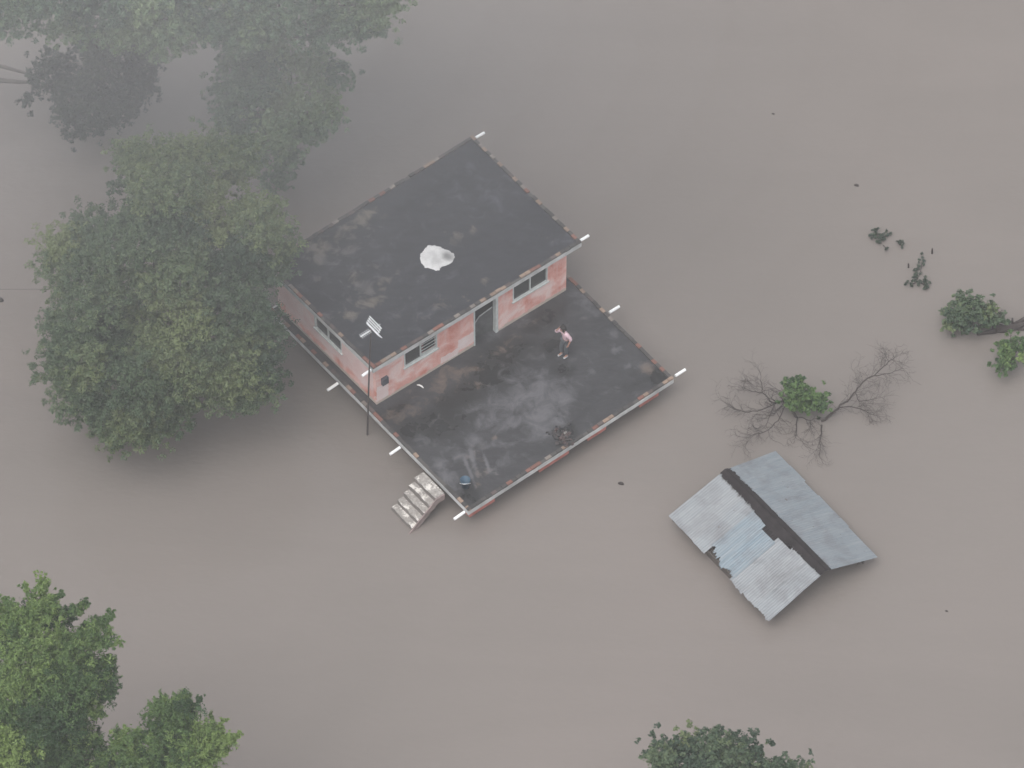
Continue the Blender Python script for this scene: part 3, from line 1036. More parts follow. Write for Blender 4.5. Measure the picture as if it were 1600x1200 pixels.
# ------------------------------------------------------------------ tin shed roof
def shed():
    ZRI, ZEL, ZER = 1.30, 0.66, 0.50
    R0, R1 = at(1133, 736, ZRI), at(1289, 893, ZRI)
    L0, L1 = at(1045, 807, ZEL), at(1203, 969, ZEL)
    Q0, Q1 = at(1213, 706, ZER), at(1372, 871, ZER)
    base = (R0 + R1) / 2; base[2] = 0
    sh = empty('tin_shed', tuple(base), 'low shed with patched grey corrugated metal gable roof standing in the flood', 'shed')
    r = np.random.default_rng(9)

    def P(side, u, v):
        a, b = (L0, L1) if side == 'l' else (Q0, Q1)
        return (R0 * (1 - u) + R1 * u) * (1 - v) + (a * (1 - u) + b * u) * v

    def sheet(side, u0, u1, v0, v1, lift, tint, mat=M_zinc, ragged=0.0, label=None, base_r=0.0):
        Lr = np.linalg.norm(R1 - R0) * (u1 - u0)
        nu = max(8, int(Lr / .019)); nv = 14
        nrm = np.cross(P(side, 1, .5) - P(side, 0, .5), P(side, .5, 1) - P(side, .5, 0)); nrm /= np.linalg.norm(nrm)
        if nrm[2] < 0: nrm = -nrm
        vs = []; cs = []
        jag = np.cumsum(r.normal(0, ragged, nu + 1)) ; jag -= jag.mean(); jag = np.clip(jag + r.normal(0, ragged, nu + 1), -.07, .07)
        tw = r.normal(0, .006) if side == 'l' else 0.0
        wv = sines(int(r.integers(999)), 5, 1.6)
        for j in range(nv + 1):
            for i in range(nu + 1):
                u = u0 + (u1 - u0) * i / nu; v1b = v1 + jag[i]
                v = v0 + (v1b - v0) * j / nv
                d = i / nu * Lr
                p = P(side, u, v) + nrm * (lift + .0045 * math.sin(2 * math.pi * d / .095) + tw * (v - .5) + (.010 if side == 'l' else .004) * wv([u * 6, v * 3, 0]))
                vs.append(p); cs.append((v + base_r, tint, u))
        W = nu + 1
        fs = [(j * W + i, j * W + i + 1, (j + 1) * W + i + 1, (j + 1) * W + i) for j in range(nv) for i in range(nu)]
        mb = MB(); mb.add(vs, fs, cs)
        o = mb.build('roof_sheet', mat, sh, smooth=True)
        if label: o['label'] = label
        return o
    # right slope, six long sheets
    ue = np.linspace(0, 1, 8)
    for k in range(7):
        sheet('r', ue[k] - .006, ue[k + 1], 0.0, 1.0 + r.normal(0, .006), .02 + .004 * k / 7, .34 + .08 * r.random(), ragged=.0006)
    # left slope
    sheet('l', .26, .70, .0, .62, .0, 0.0, M_rust, label='dark rusted sheet showing under the slipped sheets')
    for (a, b, v0, v1, tint, base_r) in ((-.004, .13, .0, 1.0, .05, 0), (.12, .25, .0, 1.0, .0, 0), (.24, .36, .02, 1.01, .12, 0)):
        sheet('l', a, b, v0, v1, .025 + .012 * r.random(), tint, ragged=.0006, base_r=base_r)
    for (a, b, v0, v1, tint) in ((.35, .49, .12, .90, .75), (.48, .625, .21, .95, .9)):
        sheet('l', a, b, v0, v1, .045, tint, ragged=.014, label='slipped blue grey sheet with ragged ends', base_r=.3)
    for (a, b, v0, v1, tint) in ((.61, .74, .13, 1.02, .05), (.73, .87, .09, 1.02, .0), (.86, 1.004, .06, 1.02, .1)):
        sheet('l', a, b, v0, v1, .035 + .012 * r.random(), tint, ragged=.004, base_r=.05)
    # ridge cap, rusted through along both edges
    mb = MB(); vs = []; n = 160
    j1 = np.clip(np.cumsum(r.normal(0, .010, n + 1)) + r.normal(0, .018, n + 1), -.05, .05); j2 = np.clip(np.cumsum(r.normal(0, .006, n + 1)) + r.normal(0, .012, n + 1), -.03, .04)
    for i in range(n + 1):
        u = -.006 + 1.012 * i / n
        bulge = .05 * math.exp(-((u - .55) / .2) ** 2)
        for side, v in (('l', .07 + j1[i] * .6 + bulge), ('l', .05), ('l', .0), ('r', .05), ('r', .07 + j2[i])):
            p = P(side, u, v); vs.append(p + np.array([0, 0, .085 if v < .01 else .072]))
    mb.add(vs, [(i * 5 + k, i * 5 + k + 1, (i + 1) * 5 + k + 1, (i + 1) * 5 + k) for i in range(n) for k in range(4)])
    mb.build('ridge_cap', M_rust, sh)
    # frame
    for u in (.08, .5, .92):
        for side in 'lr':
            p = P(side, u, .80)
            m_ = MB(); m_.tube([(p[0], p[1], -.6), (p[0], p[1], p[2] - .05)], .055, 7); m_.build('post', M_wood, sh)
    bm_ = MB()
    for side in 'lr':
        for v in (.30, .62, .93):
            bm_.tube([P(side, .01, v) - [0, 0, .07], P(side, .99, v) - [0, 0, .07]], .035, 4)
    for u in (.03, .35, .66, .97):
        for side in 'lr':
            bm_.tube([P(side, u, .01) - [0, 0, .13], P(side, u, .98) - [0, 0, .13]], .04, 4)
    bm_.build('roof_frame', M_wood, sh)
    # boarded sides under the eaves
    wl = MB()
    for side in 'lr':
        a, b = P(side, .06, .86), P(side, .94, .86)
        d = (b - a); d /= np.linalg.norm(d); n_ = np.array([-d[1], d[0], 0]) * .02
        wl.prism([(a - n_)[:2], (b - n_)[:2], (b + n_)[:2], (a + n_)[:2]], -.5, min(a[2], b[2]) - .12)
    wl.build('wall', M_wood, sh)


shed()

# ------------------------------------------------------------------ vegetation
def poly_tools(poly):
    A = np.array(poly, float); B = np.roll(A, -1, 0)

    def inside(p):
        x, y = p[:, 0][:, None], p[:, 1][:, None]
        c = ((A[:, 1] > y) != (B[:, 1] > y)) & (x < (B[:, 0] - A[:, 0]) * (y - A[:, 1]) / (B[:, 1] - A[:, 1] + 1e-9) + A[:, 0])
        return c.sum(1) % 2 == 1

    def dist(p):
        d = B - A
        t = np.clip(((p[:, None, :] - A) * d).sum(-1) / ((d * d).sum(-1) + 1e-9), 0, 1)
        q = A + d * t[..., None]
        return np.sqrt(((p[:, None, :] - q) ** 2).sum(-1)).min(1)
    return A, inside, dist


def leaf_arrays(cen, rad, per, L, W, r, stretch=None, spray=None):
    n = len(cen) * per
    ci = np.repeat(np.arange(len(cen)), per)
    d = r.normal(0, 1, (n, 3)); d /= np.linalg.norm(d, axis=1)[:, None]
    rr = r.random(n) ** 0.45
    if spray is None:
        # three finer tufts inside every clump, so the outline breaks up
        tuft = r.normal(0, .80, (len(cen), 7, 3)) * np.array([1, 1, .8]) + np.array([0, 0, -.15])
        tk = tuft[ci, r.integers(0, 7, n)]
        off = tk * .85 + d * rr[:, None] * .36
        off[:, 2] *= .75
        pos = cen[ci] + off * rad[ci][:, None]
        nor = d * .55 + np.array([0, 0, .75]) + r.normal(0, .45, (n, 3))
        tan_ = r.normal(0, 1, (n, 3)) + off * .8 + np.array([0, 0, -.5])
    else:
        ax = spray[ci]
        t = r.random(n) ** .8
        wid = .34 * (1 - t * .75)
        # side fronds leaving the stem
        k = r.integers(0, 9, n)
        fr = r.normal(0, 1, (len(cen), 9, 3))
        fr -= (fr * spray[:, None, :]).sum(-1)[..., None] * spray[:, None, :]
        fr /= np.linalg.norm(fr, axis=-1)[..., None]
        side = fr[ci, k]
        t0 = np.clip(k / 9 + r.normal(0, .03, n), 0, 1)
        s = r.random(n)
        flen = .60 * (1 - .6 * t0)
        loc = ax * (t0 + s * flen * .75)[:, None] + side * (s * flen * .62)[:, None] + d * .07
        pos = cen[ci] + loc * rad[ci][:, None] * 1.25
        nor = d * .9 + np.array([0, 0, .5])
        tan_ = ax * .7 + side * .6 + r.normal(0, .45, (n, 3))
    nor /= np.linalg.norm(nor, axis=1)[:, None]
    tan_ -= (tan_ * nor).sum(1)[:, None] * nor
    tan_ /= (np.linalg.norm(tan_, axis=1)[:, None] + 1e-9)
    bi = np.cross(nor, tan_)
    sc = r.uniform(.65, 1.3, n)[:, None]
    a = pos - tan_ * L * .5 * sc
    b = pos + bi * W * .5 * sc - tan_ * L * .08 * sc - nor * W * .15
    c = pos + tan_ * L * .5 * sc - nor * L * .12
    e = pos - bi * W * .5 * sc - tan_ * L * .08 * sc - nor * W * .15
    V = np.stack([a, b, c, e], 1).reshape(-1, 3)
    return V, ci


def np_mesh(name, V, cols, mat, parent):
    n = len(V) // 4
    org = ORG[parent]
    me = bpy.data.meshes.new(name)
    me.vertices.add(len(V)); me.vertices.foreach_set('co', (V - org).astype(np.float32).ravel())
    me.loops.add(4 * n); me.loops.foreach_set('vertex_index', np.arange(4 * n, dtype=np.int32))
    me.polygons.add(n); me.polygons.foreach_set('loop_start', np.arange(0, 4 * n, 4, dtype=np.int32))
    me.polygons.foreach_set('loop_total', np.full(n, 4, dtype=np.int32)) if hasattr(me.polygons[0], 'loop_total') and False else None
    me.update(calc_edges=True)
    a_ = me.attributes.new('tone', 'FLOAT_COLOR', 'POINT')
    a_.data.foreach_set('color', np.c_[np.repeat(cols, 4, 0), np.ones(4 * n)].astype(np.float32).ravel())
    me.materials.append(mat)
    o = bpy.data.objects.new(name, me); COL.objects.link(o)
    o.parent = parent; ORG[o] = org
    return o


PAL = {
    'olive': ((0.050, 0.084, 0.052), (0.096, 0.142, 0.078), (0.170, 0.212, 0.096)),
    'dark': ((0.042, 0.062, 0.048), (0.072, 0.098, 0.066), (0.110, 0.135, 0.080)),
    'fresh': ((0.044, 0.088, 0.036), (0.098, 0.170, 0.056), (0.200, 0.285, 0.085)),
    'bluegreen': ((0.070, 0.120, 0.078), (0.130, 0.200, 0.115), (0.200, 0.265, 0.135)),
}


def tree(name, label, cat, poly, zc, R, pal, seed, spacing=11, crad=.42, per=170, leaf=(.115, .060), gap=.85, sprays=False, group=None,
         trunk_r=.20, limbs=9, zmin=.25, base_px=None, back=.22, extra=None, lobe=1.15, bright=(), fingers=()):
    r = np.random.default_rng(seed)
    A, inside, dist = poly_tools(poly)
    lo, hi = A.min(0), A.max(0)
    bw = (hi - lo)
    n_try = int(bw[0] * bw[1] / spacing ** 2 * 1.25)
    pts = r.uniform(lo, hi, (n_try, 2))
    pts = pts[inside(pts)]
    d = dist(pts)
    crp = crad * 43
    keep = d > crp * (.45 if sprays else .30)
    pts, d = pts[keep], d[keep]
    nz = sines(seed + 1, 6, 1.0)
    q = np.c_[pts / 26.0, np.zeros(len(pts))]
    keep = nz(q) < gap * 2.0 + np.minimum(0.9, d / 50) - .9
    pts, d = pts[keep], d[keep]
    cpx = A.mean(0)
    C = at(cpx[0], cpx[1], zc)
    dm = max(d.max(), 1e-3)
    s = np.clip(d / (dm * .85), 0, 1)
    b = np.sqrt(1 - (1 - s) ** 2)
    # the crown is a set of rounded boughs: every tuft sits on the outside of its bough
    lr = lobe * 43
    cand = r.uniform(lo, hi, (900, 2)); cand = cand[inside(cand)]
    cen = []
    for c_ in cand:
        if all(np.hypot(*(c_ - k)) > lr * .95 for k in cen): cen.append(c_)
    cen = np.array(cen)
    lrad = lr * r.uniform(.75, 1.25, len(cen)); ldep = r.normal(0, lobe * .38, len(cen)); lhue = r.normal(0, .28, len(cen))
    dq = np.sqrt(((pts[:, None, :] - cen) ** 2).sum(-1)) / lrad
    li = dq.argmin(1); qn = dq[np.arange(len(pts)), li]
    keep = (qn < .92) | (r.random(len(pts)) < .12)
    pts, d, s, b, li, qn = [k_[keep] for k_ in (pts, d, s, b, li, qn)]
    bump_ = np.sqrt(np.maximum(0, 1 - np.minimum(qn, 1) ** 2)) * lrad[li] / 43 * .95
    bl = b * np.maximum(.2, R - lobe * .6 + ldep[li])
    u = np.where(r.random(len(pts)) < back, r.uniform(-.7, .6, len(pts)), r.uniform(.9, 1.0, len(pts)))
    dep = bl * u + np.where(u > .7, bump_, 0)
    rays = np.array([ray(x, y) for x, y in pts])
    t = ((C - CAMP) @ FWD) / (rays @ FWD)
    P = CAMP + rays * t[:, None] - rays * dep[:, None]
    P[:, 2] = np.maximum(P[:, 2], zmin + r.uniform(0, .25, len(P)))
    rad = r.uniform(.7, 1.2, len(P)) * crad
    nb = len(P)
    for (x0, y0, x1, y1, w0) in fingers:
        n = max(5, int(math.hypot(x1 - x0, y1 - y0) / 4))
        dd = R * r.uniform(.3, .9)
        for k in range(n):
            f = k / (n - 1)
            q_ = np.array([x0 + (x1 - x0) * f, y0 + (y1 - y0) * f]) + r.normal(0, 1.6, 2)
            ry = ray(*q_)
            P = np.vstack([P, CAMP + ry * ((C - CAMP) @ FWD) / (ry @ FWD) - ry * dd])
            rad = np.append(rad, w0 / 43 * (1.0 - .62 * f))
            pts = np.vstack([pts, q_]); d = np.append(d, 2.0)
            li = np.append(li, int(np.hypot(*(cen - q_).T).argmin()))
    if base_px is not None: bp = at(*base_px, 0)
    else: bp = np.array([C[0], C[1], 0.0])
    root = empty(name, tuple(bp), label, cat, group)
    spray = None
    if sprays:
        ax = P - np.array([bp[0], bp[1], max(0.0, zc - R * 1.2)])
        ax /= np.linalg.norm(ax, axis=1)[:, None]
        o2 = pts - cen[li]; o2 /= (np.linalg.norm(o2, axis=1)[:, None] + 1e-6)
        ax = ax * .5 + o2[:, :1] * RGT - o2[:, 1:] * UPV
        ax += np.array([0, 0, .45]) + r.normal(0, .22, ax.shape)
        spray = ax / np.linalg.norm(ax, axis=1)[:, None]
    if sprays:
        k1 = np.where((r.random(len(P)) < np.where(d < 22, .85, .4)) & (np.arange(len(P)) < nb))[0]; k2 = np.setdiff1d(np.arange(len(P)), k1)
        k2 = np.r_[k2, k1[r.random(len(k1)) < .35]]
        isf = k2 >= nb
        V, c1 = leaf_arrays(P[k1], rad[k1] * np.where(d[k1] < 16, .80, 1.2), int(per * 1.2), leaf[0], leaf[1], r, spray=spray[k1])
        V2, c2 = leaf_arrays(P[k2], rad[k2] * np.where(isf, 1.0, np.where(d[k2] < 14, .6, .9)), per, leaf[0] * .9, leaf[1] * 1.5, r)
        V = np.r_[V, V2]; ci = np.r_[k1[c1], k2[c2]]
    else:
        V, ci = leaf_arrays(P, rad, per, leaf[0], leaf[1], r)
    V[:, 2] = np.maximum(V[:, 2], .03)
    pl = np.array(PAL[pal])
    # leaf hue from dark to yellow green, raised at the bright spots; varies clump by clump and leaf by leaf
    hue = sines(seed + 5, 6, .55)(P) * .22 + r.normal(0, .12, len(P)) + .42 + lhue[li]
    for (bx, by, brx, bs) in bright:
        hue += bs * np.exp(-(((pts[:, 0] - bx) / brx) ** 2 + ((pts[:, 1] - by) / brx) ** 2))
    h = np.clip(hue[ci] + r.normal(0, .10, len(ci)), 0, 1)[:, None]
    cols = np.where(h < .5, pl[0] + (pl[1] - pl[0]) * h * 2, pl[1] + (pl[2] - pl[1]) * (h - .5) * 2)
    cols = cols * r.uniform(.93, 1.07, (len(ci), 1))
    np_mesh('crown', V, cols, M_leaf, root)
    # trunk with limbs reaching into the crown
    tb = MB()
    fork = np.array([bp[0], bp[1], max(.25, zc * .45, zc - R * 1.3)])
    if trunk_r > .05:
        tb.tube([bp + [0, 0, -.6], (bp + fork) / 2 + [.05, .03, 0], fork], [trunk_r, trunk_r * .85, trunk_r * .72], 9)
    idx = r.permutation(len(P))[:limbs * 3]
    for n, i in enumerate(idx):
        e = P[i]
        mid = fork * .45 + e * .55 + r.normal(0, .22, 3) + [0, 0, .25]
        r0 = trunk_r * (.5 if n < limbs else .25)
        tb.tube([fork, fork * .75 + mid * .25 + r.normal(0, .08, 3), mid, mid * .4 + e * .6 + r.normal(0, .1, 3), e], [r0, r0 * .8, r0 * .5, r0 * .3, .012], 6)
    if extra:
        for pl_, rr in extra: tb.tube([at(*k) for k in pl_], rr, 6)
    tb.build('trunk', M_bark, root, smooth=True)
    return root


BIG = [(166, 277), (184, 234), (216, 220), (252, 207), (279, 193), (333, 198), (387, 220), (407, 270), (366, 283), (362, 315), (405, 301), (450, 300), (485, 308), (468, 320), (432, 328), (468, 356),
       (472, 380), (452, 402), (450, 432), (436, 452), (447, 513), (440, 531), (443, 585), (432, 612), (405, 632), (387, 638), (351, 650), (324, 634), (297, 638), (283, 672), (252, 681), (189, 706), (148, 681),
       (148, 661), (108, 668), (92, 639), (90, 594), (65, 598), (61, 580), (76, 549), (68, 504), (81, 468), (79, 432), (61, 405), (79, 360), (108, 342), (130, 331), (157, 308), (180, 304)]
tree('broadleaf_tree', 'large rounded green tree half covering the left corner of the pink house', 'tree', BIG, 4.6, 3.6, 'olive', 101, spacing=10, crad=.44, per=210, leaf=(.11, .048), lobe=1.2, gap=.70,
     bright=((370, 600, 38, .35), (290, 600, 45, .28), (250, 640, 40, .22), (110, 470, 30, .2)))
T1 = [(110, 75), (62, 72), (48, 108), (26, 142), (40, 165), (78, 168), (88, 208), (150, 214), (203, 188), (232, 145), (255, 100), (245, 50), (200, 20), (130, 40)]
tree('broadleaf_tree', 'dark drooping tree near the top left corner with a bare limb to its left', 'tree', T1, 2.6, 1.7, 'dark', 102, base_px=(140, 150), spacing=10, crad=.36, per=150, gap=.9,
     extra=[([(60, 128, 1.6), (30, 128, 1.5), (-40, 122, 1.3)], [.05, .08, .12]), ([(70, 125, 1.9), (36, 113, 1.9), (-40, 92, 1.9)], [.04, .06, .10])])
T2 = [(-90, -120), (-80, 20), (-20, 52), (30, 50), (90, 62), (150, 75), (215, 66), (262, 92), (300, 72), (318, 30), (325, -40), (250, -130)]
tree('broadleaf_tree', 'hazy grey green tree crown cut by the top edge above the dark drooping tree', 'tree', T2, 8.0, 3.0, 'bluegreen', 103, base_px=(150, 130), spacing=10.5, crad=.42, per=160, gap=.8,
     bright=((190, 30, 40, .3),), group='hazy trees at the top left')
T3 = [(270, -120), (296, 10), (318, 66), (375, 78), (430, 60), (480, 72), (545, 62), (592, 52), (625, 8), (640, -60), (560, -140)]
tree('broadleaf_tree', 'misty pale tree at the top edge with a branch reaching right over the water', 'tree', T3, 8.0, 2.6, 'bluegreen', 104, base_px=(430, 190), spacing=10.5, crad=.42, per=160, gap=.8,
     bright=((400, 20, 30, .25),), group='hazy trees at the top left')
T4 = [(335, 90), (380, 50), (440, 48), (495, 70), (545, 103), (582, 143), (545, 138), (508, 128), (532, 160), (534, 192), (502, 218), (472, 218), (458, 262), (470, 295), (430, 300), (395, 270), (372, 225), (345, 215), (330, 160)]
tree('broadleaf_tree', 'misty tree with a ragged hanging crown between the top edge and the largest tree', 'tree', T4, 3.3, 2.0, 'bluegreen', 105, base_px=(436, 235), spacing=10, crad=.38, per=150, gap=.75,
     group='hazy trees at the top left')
T6 = [(-60, 930), (0, 931), (16, 939), (35, 957), (48, 952), (50, 928), (35, 910), (55, 917), (61, 894), (77, 905), (92, 921), (82, 936), (85, 952), (99, 941), (125, 930), (140, 944), (125, 958), (106, 970), (103, 987),
      (115, 987), (144, 963), (174, 958), (167, 976), (191, 1004), (162, 1007), (166, 1021), (179, 1051), (181, 1077), (165, 1093), (162, 1120), (142, 1125), (155, 1150), (160, 1270), (-60, 1280)]
tree('feathery_tree', 'bright green tree with upright feathery sprays in the bottom left corner', 'tree', T6, 10.5, 2.6, 'fresh', 106, spacing=8.5, crad=.50, per=120, leaf=(.12, .030), lobe=.85, gap=.9, sprays=True,
     bright=((10, 1180, 50, .4), (80, 1000, 25, .3), (20, 1090, 40, .2)),
     fingers=[(62, 968, 62, 900, 13), (58, 962, 36, 912, 7), (50, 972, 8, 936, 11), (72, 955, 96, 926, 9), (85, 975, 136, 940, 12), (108, 1000, 172, 960, 13), (125, 1005, 188, 1003, 10), (135, 1040, 176, 1030, 12), (140, 1060, 180, 1074, 12), (140, 1090, 163, 1092, 11), (130, 1110, 160, 1118, 11), (20, 990, -10, 950, 12)])
T7 = [(150, 1160), (171, 1149), (197, 1134), (227, 1144), (235, 1118), (248, 1091), (277, 1083), (314, 1089), (306, 1120), (296, 1136), (317, 1141), (325, 1123), (349, 1123), (346, 1147), (374, 1147), (359, 1174), (335, 1190), (330, 1270), (150, 1280)]
tree('feathery_tree', 'smaller feathery tree at the bottom edge right of the bright green corner tree', 'tree', T7, 9.0, 1.8, 'fresh', 107, spacing=8.0, crad=.44, per=120, leaf=(.12, .030), lobe=.7, gap=.8, sprays=True,
     fingers=[(192, 1170, 197, 1138, 12), (215, 1160, 226, 1146, 9), (240, 1152, 236, 1120, 9), (256, 1138, 249, 1094, 10), (268, 1130, 283, 1086, 11), (280, 1120, 313, 1091, 10), (290, 1135, 306, 1112, 9), (320, 1165, 327, 1127, 11), (328, 1160, 349, 1126, 9), (330, 1160, 374, 1147, 10), (318, 1175, 357, 1174, 10)])
T8 = [(1005, 1186), (1016, 1157), (1034, 1145), (1054, 1152), (1074, 1134), (1092, 1143), (1108, 1137), (1128, 1136), (1139, 1154), (1158, 1146), (1175, 1150), (1193, 1167), (1196, 1183), (1212, 1187), (1226, 1182), (1241, 1191), (1276, 1196),
      (1300, 1270), (1000, 1280), (1030, 1215)]
tree('broadleaf_tree', 'dull green treetop cut by the bottom edge below the tin shed', 'tree', T8, 9.0, 1.8, 'olive', 108, spacing=10, crad=.34, per=110, leaf=(.12, .07), lobe=.8, gap=.45, group=None)

# bushes poking out of the water
def bush(label, poly, pal, seed, zc=.55, R=.7, crad=.26, per=110, leaf=(.12, .075), spacing=8, gap=.75, **k):
    return tree('bush', label, 'bush', poly, zc, R, pal, seed, spacing=spacing, crad=crad, per=per, leaf=leaf, gap=gap, lobe=.42, trunk_r=.045, limbs=5, zmin=.06, group='bushes breaking the water on the right', **k)


bush('round green bush between the two bare branches', [(1223, 598), (1232, 592), (1246, 588), (1254, 599), (1271, 591), (1284, 600), (1287, 617), (1297, 629), (1292, 642), (1276, 643), (1261, 652), (1246, 645), (1226, 628)], 'fresh', 201)
bush('largest dark bush beside the driftwood log', [(1474, 508), (1476, 490), (1493, 474), (1507, 452), (1526, 460), (1549, 476), (1556, 487), (1568, 491), (1562, 505), (1545, 502), (1530, 510), (1505, 514), (1490, 521)], 'olive', 202)
bush('leafy green bush at the right edge below the driftwood log', [(1542, 566), (1556, 556), (1554, 542), (1578, 528), (1600, 520), (1640, 520), (1630, 550), (1588, 562), (1575, 580), (1560, 576)], 'fresh', 203, zc=.45, R=.5, leaf=(.15, .08))


def tufts(label, blobs, pal, seed, leaf=(.12, .07)):
    r = np.random.default_rng(seed)
    P = np.array([at(x, y, .16) for x, y, _ in blobs]); rad = np.array([q / 43 * .9 for _, _, q in blobs])
    c = P.mean(0)
    root = empty('bush', (c[0], c[1], 0), label, 'bush', 'bushes breaking the water on the right')
    V, ci = leaf_arrays(P, rad, 70, leaf[0], leaf[1], r)
    V[:, 2] = np.maximum(V[:, 2], .02)
    pl = np.array(PAL[pal])
    h = r.random((len(ci), 1))
    np_mesh('crown', V, pl[0] + (pl[1] - pl[0]) * h * 1.2, M_leaf, root)
    tb = MB()
    for p in P: tb.tube([(c[0], c[1], -.4), (c + p) / 2 - [0, 0, .15], p], [.02, .015, .008], 5)
    tb.build('stem', M_twig, root)


tufts('low broken tuft farthest up among the right hand bushes', [(1363, 367, 6), (1369, 361, 5), (1377, 368, 7), (1373, 375, 7), (1389, 364, 7), (1385, 388, 2)], 'dark', 211)
tufts('scattered leafy tuft between the small sticks and the dark bush', [(1441, 408, 8), (1432, 421, 7), (1431, 431, 8), (1424, 444, 6), (1434, 440, 5), (1448, 438, 7), (1447, 446, 6)], 'dark', 212)
tufts('tiny dark tuft right of the farthest broken tuft', [(1408, 379, 5), (1405, 378, 3)], 'dark', 213, (.09, .05))


# bare branches
def bare(name, label, lines, seed, zscale=1.0):
    r = np.random.default_rng(seed)
    mb = MB()
    tb = MB()
    first = at(*lines[0][0][0])
    root = empty(name, (first[0], first[1], 0), label, 'branch', 'bare branches of the drowned tree')
    count = [0]

    def twig(p, d, L, rad, depth):
        n = 4
        pts = [p]; q = p.copy(); dd = d.copy()
        for k in range(n):
            dd = dd + r.normal(0, .22, 3); dd /= np.linalg.norm(dd)
            q = q + dd * L / n
            q[2] = max(q[2], .03)
            pts.append(q.copy())
            if depth > 0 and r.random() < .72:
                a = r.normal(0, 1, 3); a[2] *= .5
                a -= dd * (a @ dd); a /= np.linalg.norm(a) + 1e-9
                twig(q.copy(), (dd * .75 + a * .7) / np.linalg.norm(dd * .75 + a * .7), L * r.uniform(.45, .7), rad * .7, depth - 1)
        tb.tube(pts, [rad, rad * .9, rad * .8, rad * .65, rad * .45], 3, cap=False)
        count[0] += 1
    for pts_px, r0, r1 in lines:
        P = [at(*q) for q in pts_px]
        # subdivide with a little wander
        Q = []
        for i in range(len(P) - 1):
            for k in range(3):
                Q.append(P[i] + (P[i + 1] - P[i]) * k / 3 + (r.normal(0, .02, 3) if k else 0))
        Q.append(P[-1])
        n = len(Q)
        mb.tube(Q, [r0 + (r1 - r0) * i / (n - 1) for i in range(n)], 6)
        for i in range(2, n):
            d = Q[i] - Q[i - 1]; d /= np.linalg.norm(d)
            for _ in range(2 if r.random() < .55 else 1):
                if i < n * .25 and r.random() < .6: continue
                a = r.normal(0, 1, 3); a[2] *= .4; a -= d * (a @ d); a /= np.linalg.norm(a)
                v = d * .8 + a * .75; v /= np.linalg.norm(v)
                twig(Q[i].copy(), v, r.uniform(.35, .85), max(.006, r1 * .5), 2)
        d = Q[-1] - Q[-2]; d /= np.linalg.norm(d)
        twig(Q[-1].copy(), d, .5, .007, 2)
    mb.build('limb', M_twig, root, smooth=True)
    tb.build('twigs', M_twig, root)


bare('bare_branch', 'long bare branch slanting up to the right from the round bush',
     [([(1283, 658, .0), (1300, 646, .2), (1311, 637, .35), (1324, 627, .5), (1334, 614, .65), (1343, 604, .75), (1352, 594, .85), (1366, 587, .95), (1378, 575, 1.0), (1388, 565, 1.05), (1397, 559, 1.1)], .050, .014),
      ([(1311, 637, .35), (1330, 635, .4), (1350, 641, .35), (1364, 648, .3)], .022, .010), ([(1336, 613, .65), (1343, 627, .6), (1368, 623, .6)], .020, .010),
      ([(1366, 587, .95), (1385, 584, 1.0), (1404, 578, 1.1)], .020, .010), ([(1284, 664, .02), (1282, 685, .15), (1282, 697, .2)], .026, .012)], 301)
bare('bare_branch', 'spreading bare branch reaching left from the round bush',
     [([(1245, 652, .0), (1237, 640, .3), (1229, 628, .5), (1220, 627, .5), (1210, 631, .5)], .048, .030), ([(1210, 631, .5), (1192, 614, .6), (1191, 604, .7), (1189, 588, .8)], .028, .010),
      ([(1192, 614, .6), (1176, 612, .6), (1162, 606, .6)], .020, .010), ([(1210, 631, .5), (1190, 640, .5), (1170, 644, .5), (1150, 640, .5)], .028, .010),
      ([(1210, 631, .5), (1204, 648, .4), (1197, 664, .4)], .022, .010), ([(1229, 630, .5), (1216, 657, .4), (1200, 672, .35), (1180, 678, .3), (1164, 684, .3)], .024, .010),
      ([(1246, 652, .05), (1245, 668, .1), (1243, 684, .1)], .020, .010), ([(1248, 652, .05), (1266, 657, .1), (1266, 668, .1)], .016, .010)], 302)

# driftwood and floating bits
dw = MB()
dw.tube([at(1526, 523, .02), at(1540, 520, .06), at(1556, 517, .1)], [.04, .07, .10], 7)
dw.tube([at(1550, 514, .08), at(1566, 514, .12), at(1585, 511, .14), at(1640, 490, .2)], [.14, .15, .12, .10], 8)
dw.tube([at(1583, 510, .1), at(1600, 498, .3), at(1640, 470, .6)], [.11, .07, .06], 7)
dw.tube([at(1582, 507, .1), at(1582, 497, .35)], [.05, .035], 6)
dw.tube([at(1585, 514, .05), at(1600, 515, .05), at(1640, 512, .08)], [.05, .04, .04], 6)
lp = at(1583, 512, 0)
tag(dw.build('driftwood_log', M_twig, None, tuple(lp), True), 'dark forked driftwood log floating at the right edge', 'log')
dk = MB(); dk.tube([at(1512, 511, .03), at(1540, 508, .05), at(1566, 507, .03)], [.03, .045, .02], 6)
tag(dk.build('driftwood_stick', M_twig, None, tuple(at(1540, 508, 0))), 'thin dark stick floating along the foot of the largest dark bush', 'stick')
for x, y, h, lab in ((1457, 396, .28, 'short dark stick upright in water above the scattered leafy tuft'), (1420, 418, .22, 'shorter stick end in water just left of the scattered leafy tuft')):
    p = at(x, y, 0); t_ = MB(); t_.tube([p + [0, 0, -.3], p + [-.03, 0, h]], [.04, .03], 6)
    tag(t_.build('stick', M_twig, None, tuple(p)), lab, 'stick', 'sticks poking out of the water')
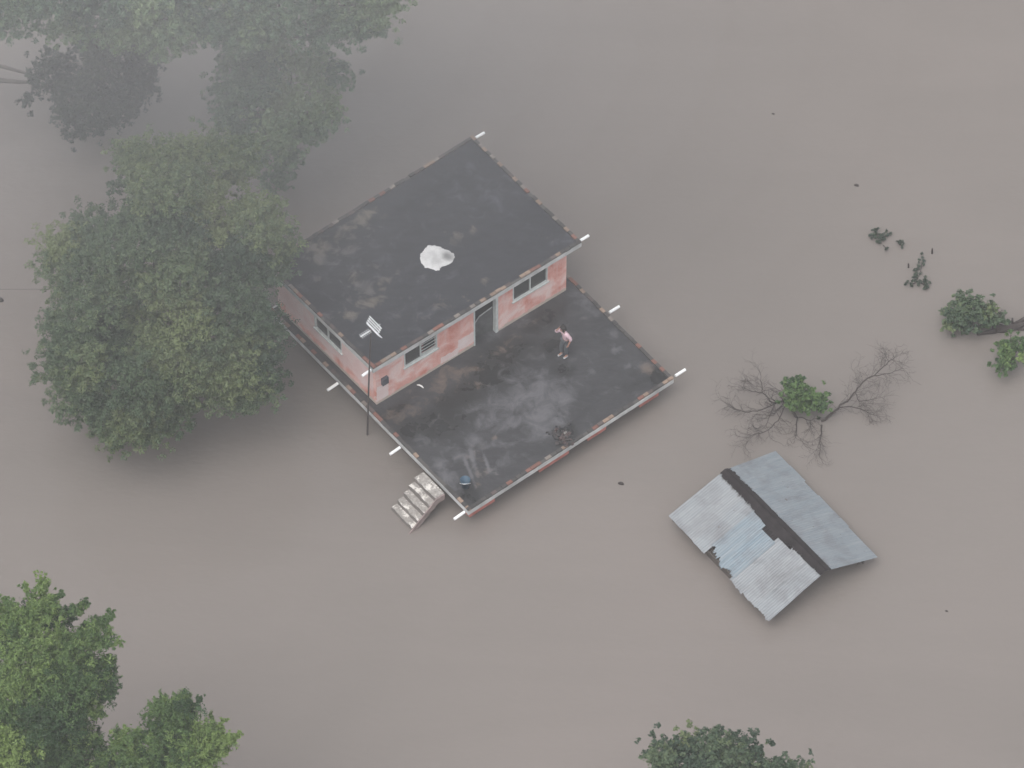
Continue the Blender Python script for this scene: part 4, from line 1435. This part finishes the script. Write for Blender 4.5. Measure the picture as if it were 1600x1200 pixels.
for x, y, s, lab in ((1338, 290, .07, 'dark speck of debris floating alone above the right hand bushes'), (970, 756, .08, 'dark speck of debris floating between the terrace and the tin shed'),
                     (1208, 178, .045, 'faint speck of debris floating in the open water right of the upper roof'), (1479, 955, .04, 'faint speck of debris floating right of the tin shed'), (-1, 469, .12, 'dark floating debris cut by the left edge')):
    p = at(x, y, 0); t_ = MB(); r = np.random.default_rng(int(x + 900))
    t_.tube([p + [-s * 1.1, .3 * s, .0], p + [-.2 * s, 0, s * .5], p + [.7 * s, -.2 * s, s * .3], p + [1.2 * s, -.5 * s, .0]], [s * .4, s * .8, s * .7, s * .3], 6)
    tag(t_.build('debris', M_twig, None, tuple(p), True), lab, 'debris', 'debris floating on the flood')
cb = MB()
cpts = [at(-150 + 420 * t, 452, 3.6 - 4 * .12 * t * (1 - t)) for t in np.linspace(0, 1, 16)]
cb.tube(cpts, .010, 4)
tag(cb.build('cable', M_iron, None, tuple(cpts[0])), 'thin cable running from the left edge into the largest tree', 'cable')

# ------------------------------------------------------------------ air
hz = MB()
X = 345.0
hz.prism([(-X, -X), (X, -X), (X, X), (-X, X)], -1.0, CAMP[2] + 6)
hm = bpy.data.materials.new('haze'); hm.use_nodes = True
hn = hm.node_tree
hn.nodes.remove(hn.nodes['Principled BSDF'])
pv = hn.nodes.new('ShaderNodeVolumePrincipled')
pv.inputs['Color'].default_value = (0.93, 0.94, 0.96, 1)
pv.inputs['Density'].default_value = HAZE_DENSITY
pv.inputs['Anisotropy'].default_value = 0.0
hn.links.new(pv.outputs[0], hn.nodes['Material Output'].inputs['Volume'])
tag(hz.build('haze', hm), 'pale even haze in the rainy air', None, None, 'stuff')


# a drifting patch of thicker mist between the camera and the top left trees
mc = at(265, -45, 15.0)
for k, (sc_, de) in enumerate(((1.50, .0008), (1.32, .0013), (1.14, .0018), (.98, .0020), (.82, .0024), (.66, .0028), (.50, .0032))):
    bm = bmesh.new()
    bmesh.ops.create_icosphere(bm, subdivisions=4, radius=1.0)
    me = bpy.data.meshes.new('haze'); 
    bm.transform(Matrix.Diagonal((17 * sc_, 13 * sc_, 11 * sc_, 1)))
    bm.to_mesh(me); bm.free()
    mm = hm.copy(); mm.name = 'mist'
    mm.node_tree.nodes['Principled Volume'].inputs['Density'].default_value = de
    me.materials.append(mm)
    o = bpy.data.objects.new('haze', me); COL.objects.link(o)
    o.location = mc
    tag(o, 'drifting patch of thicker mist over the top left trees', None, None, 'stuff')
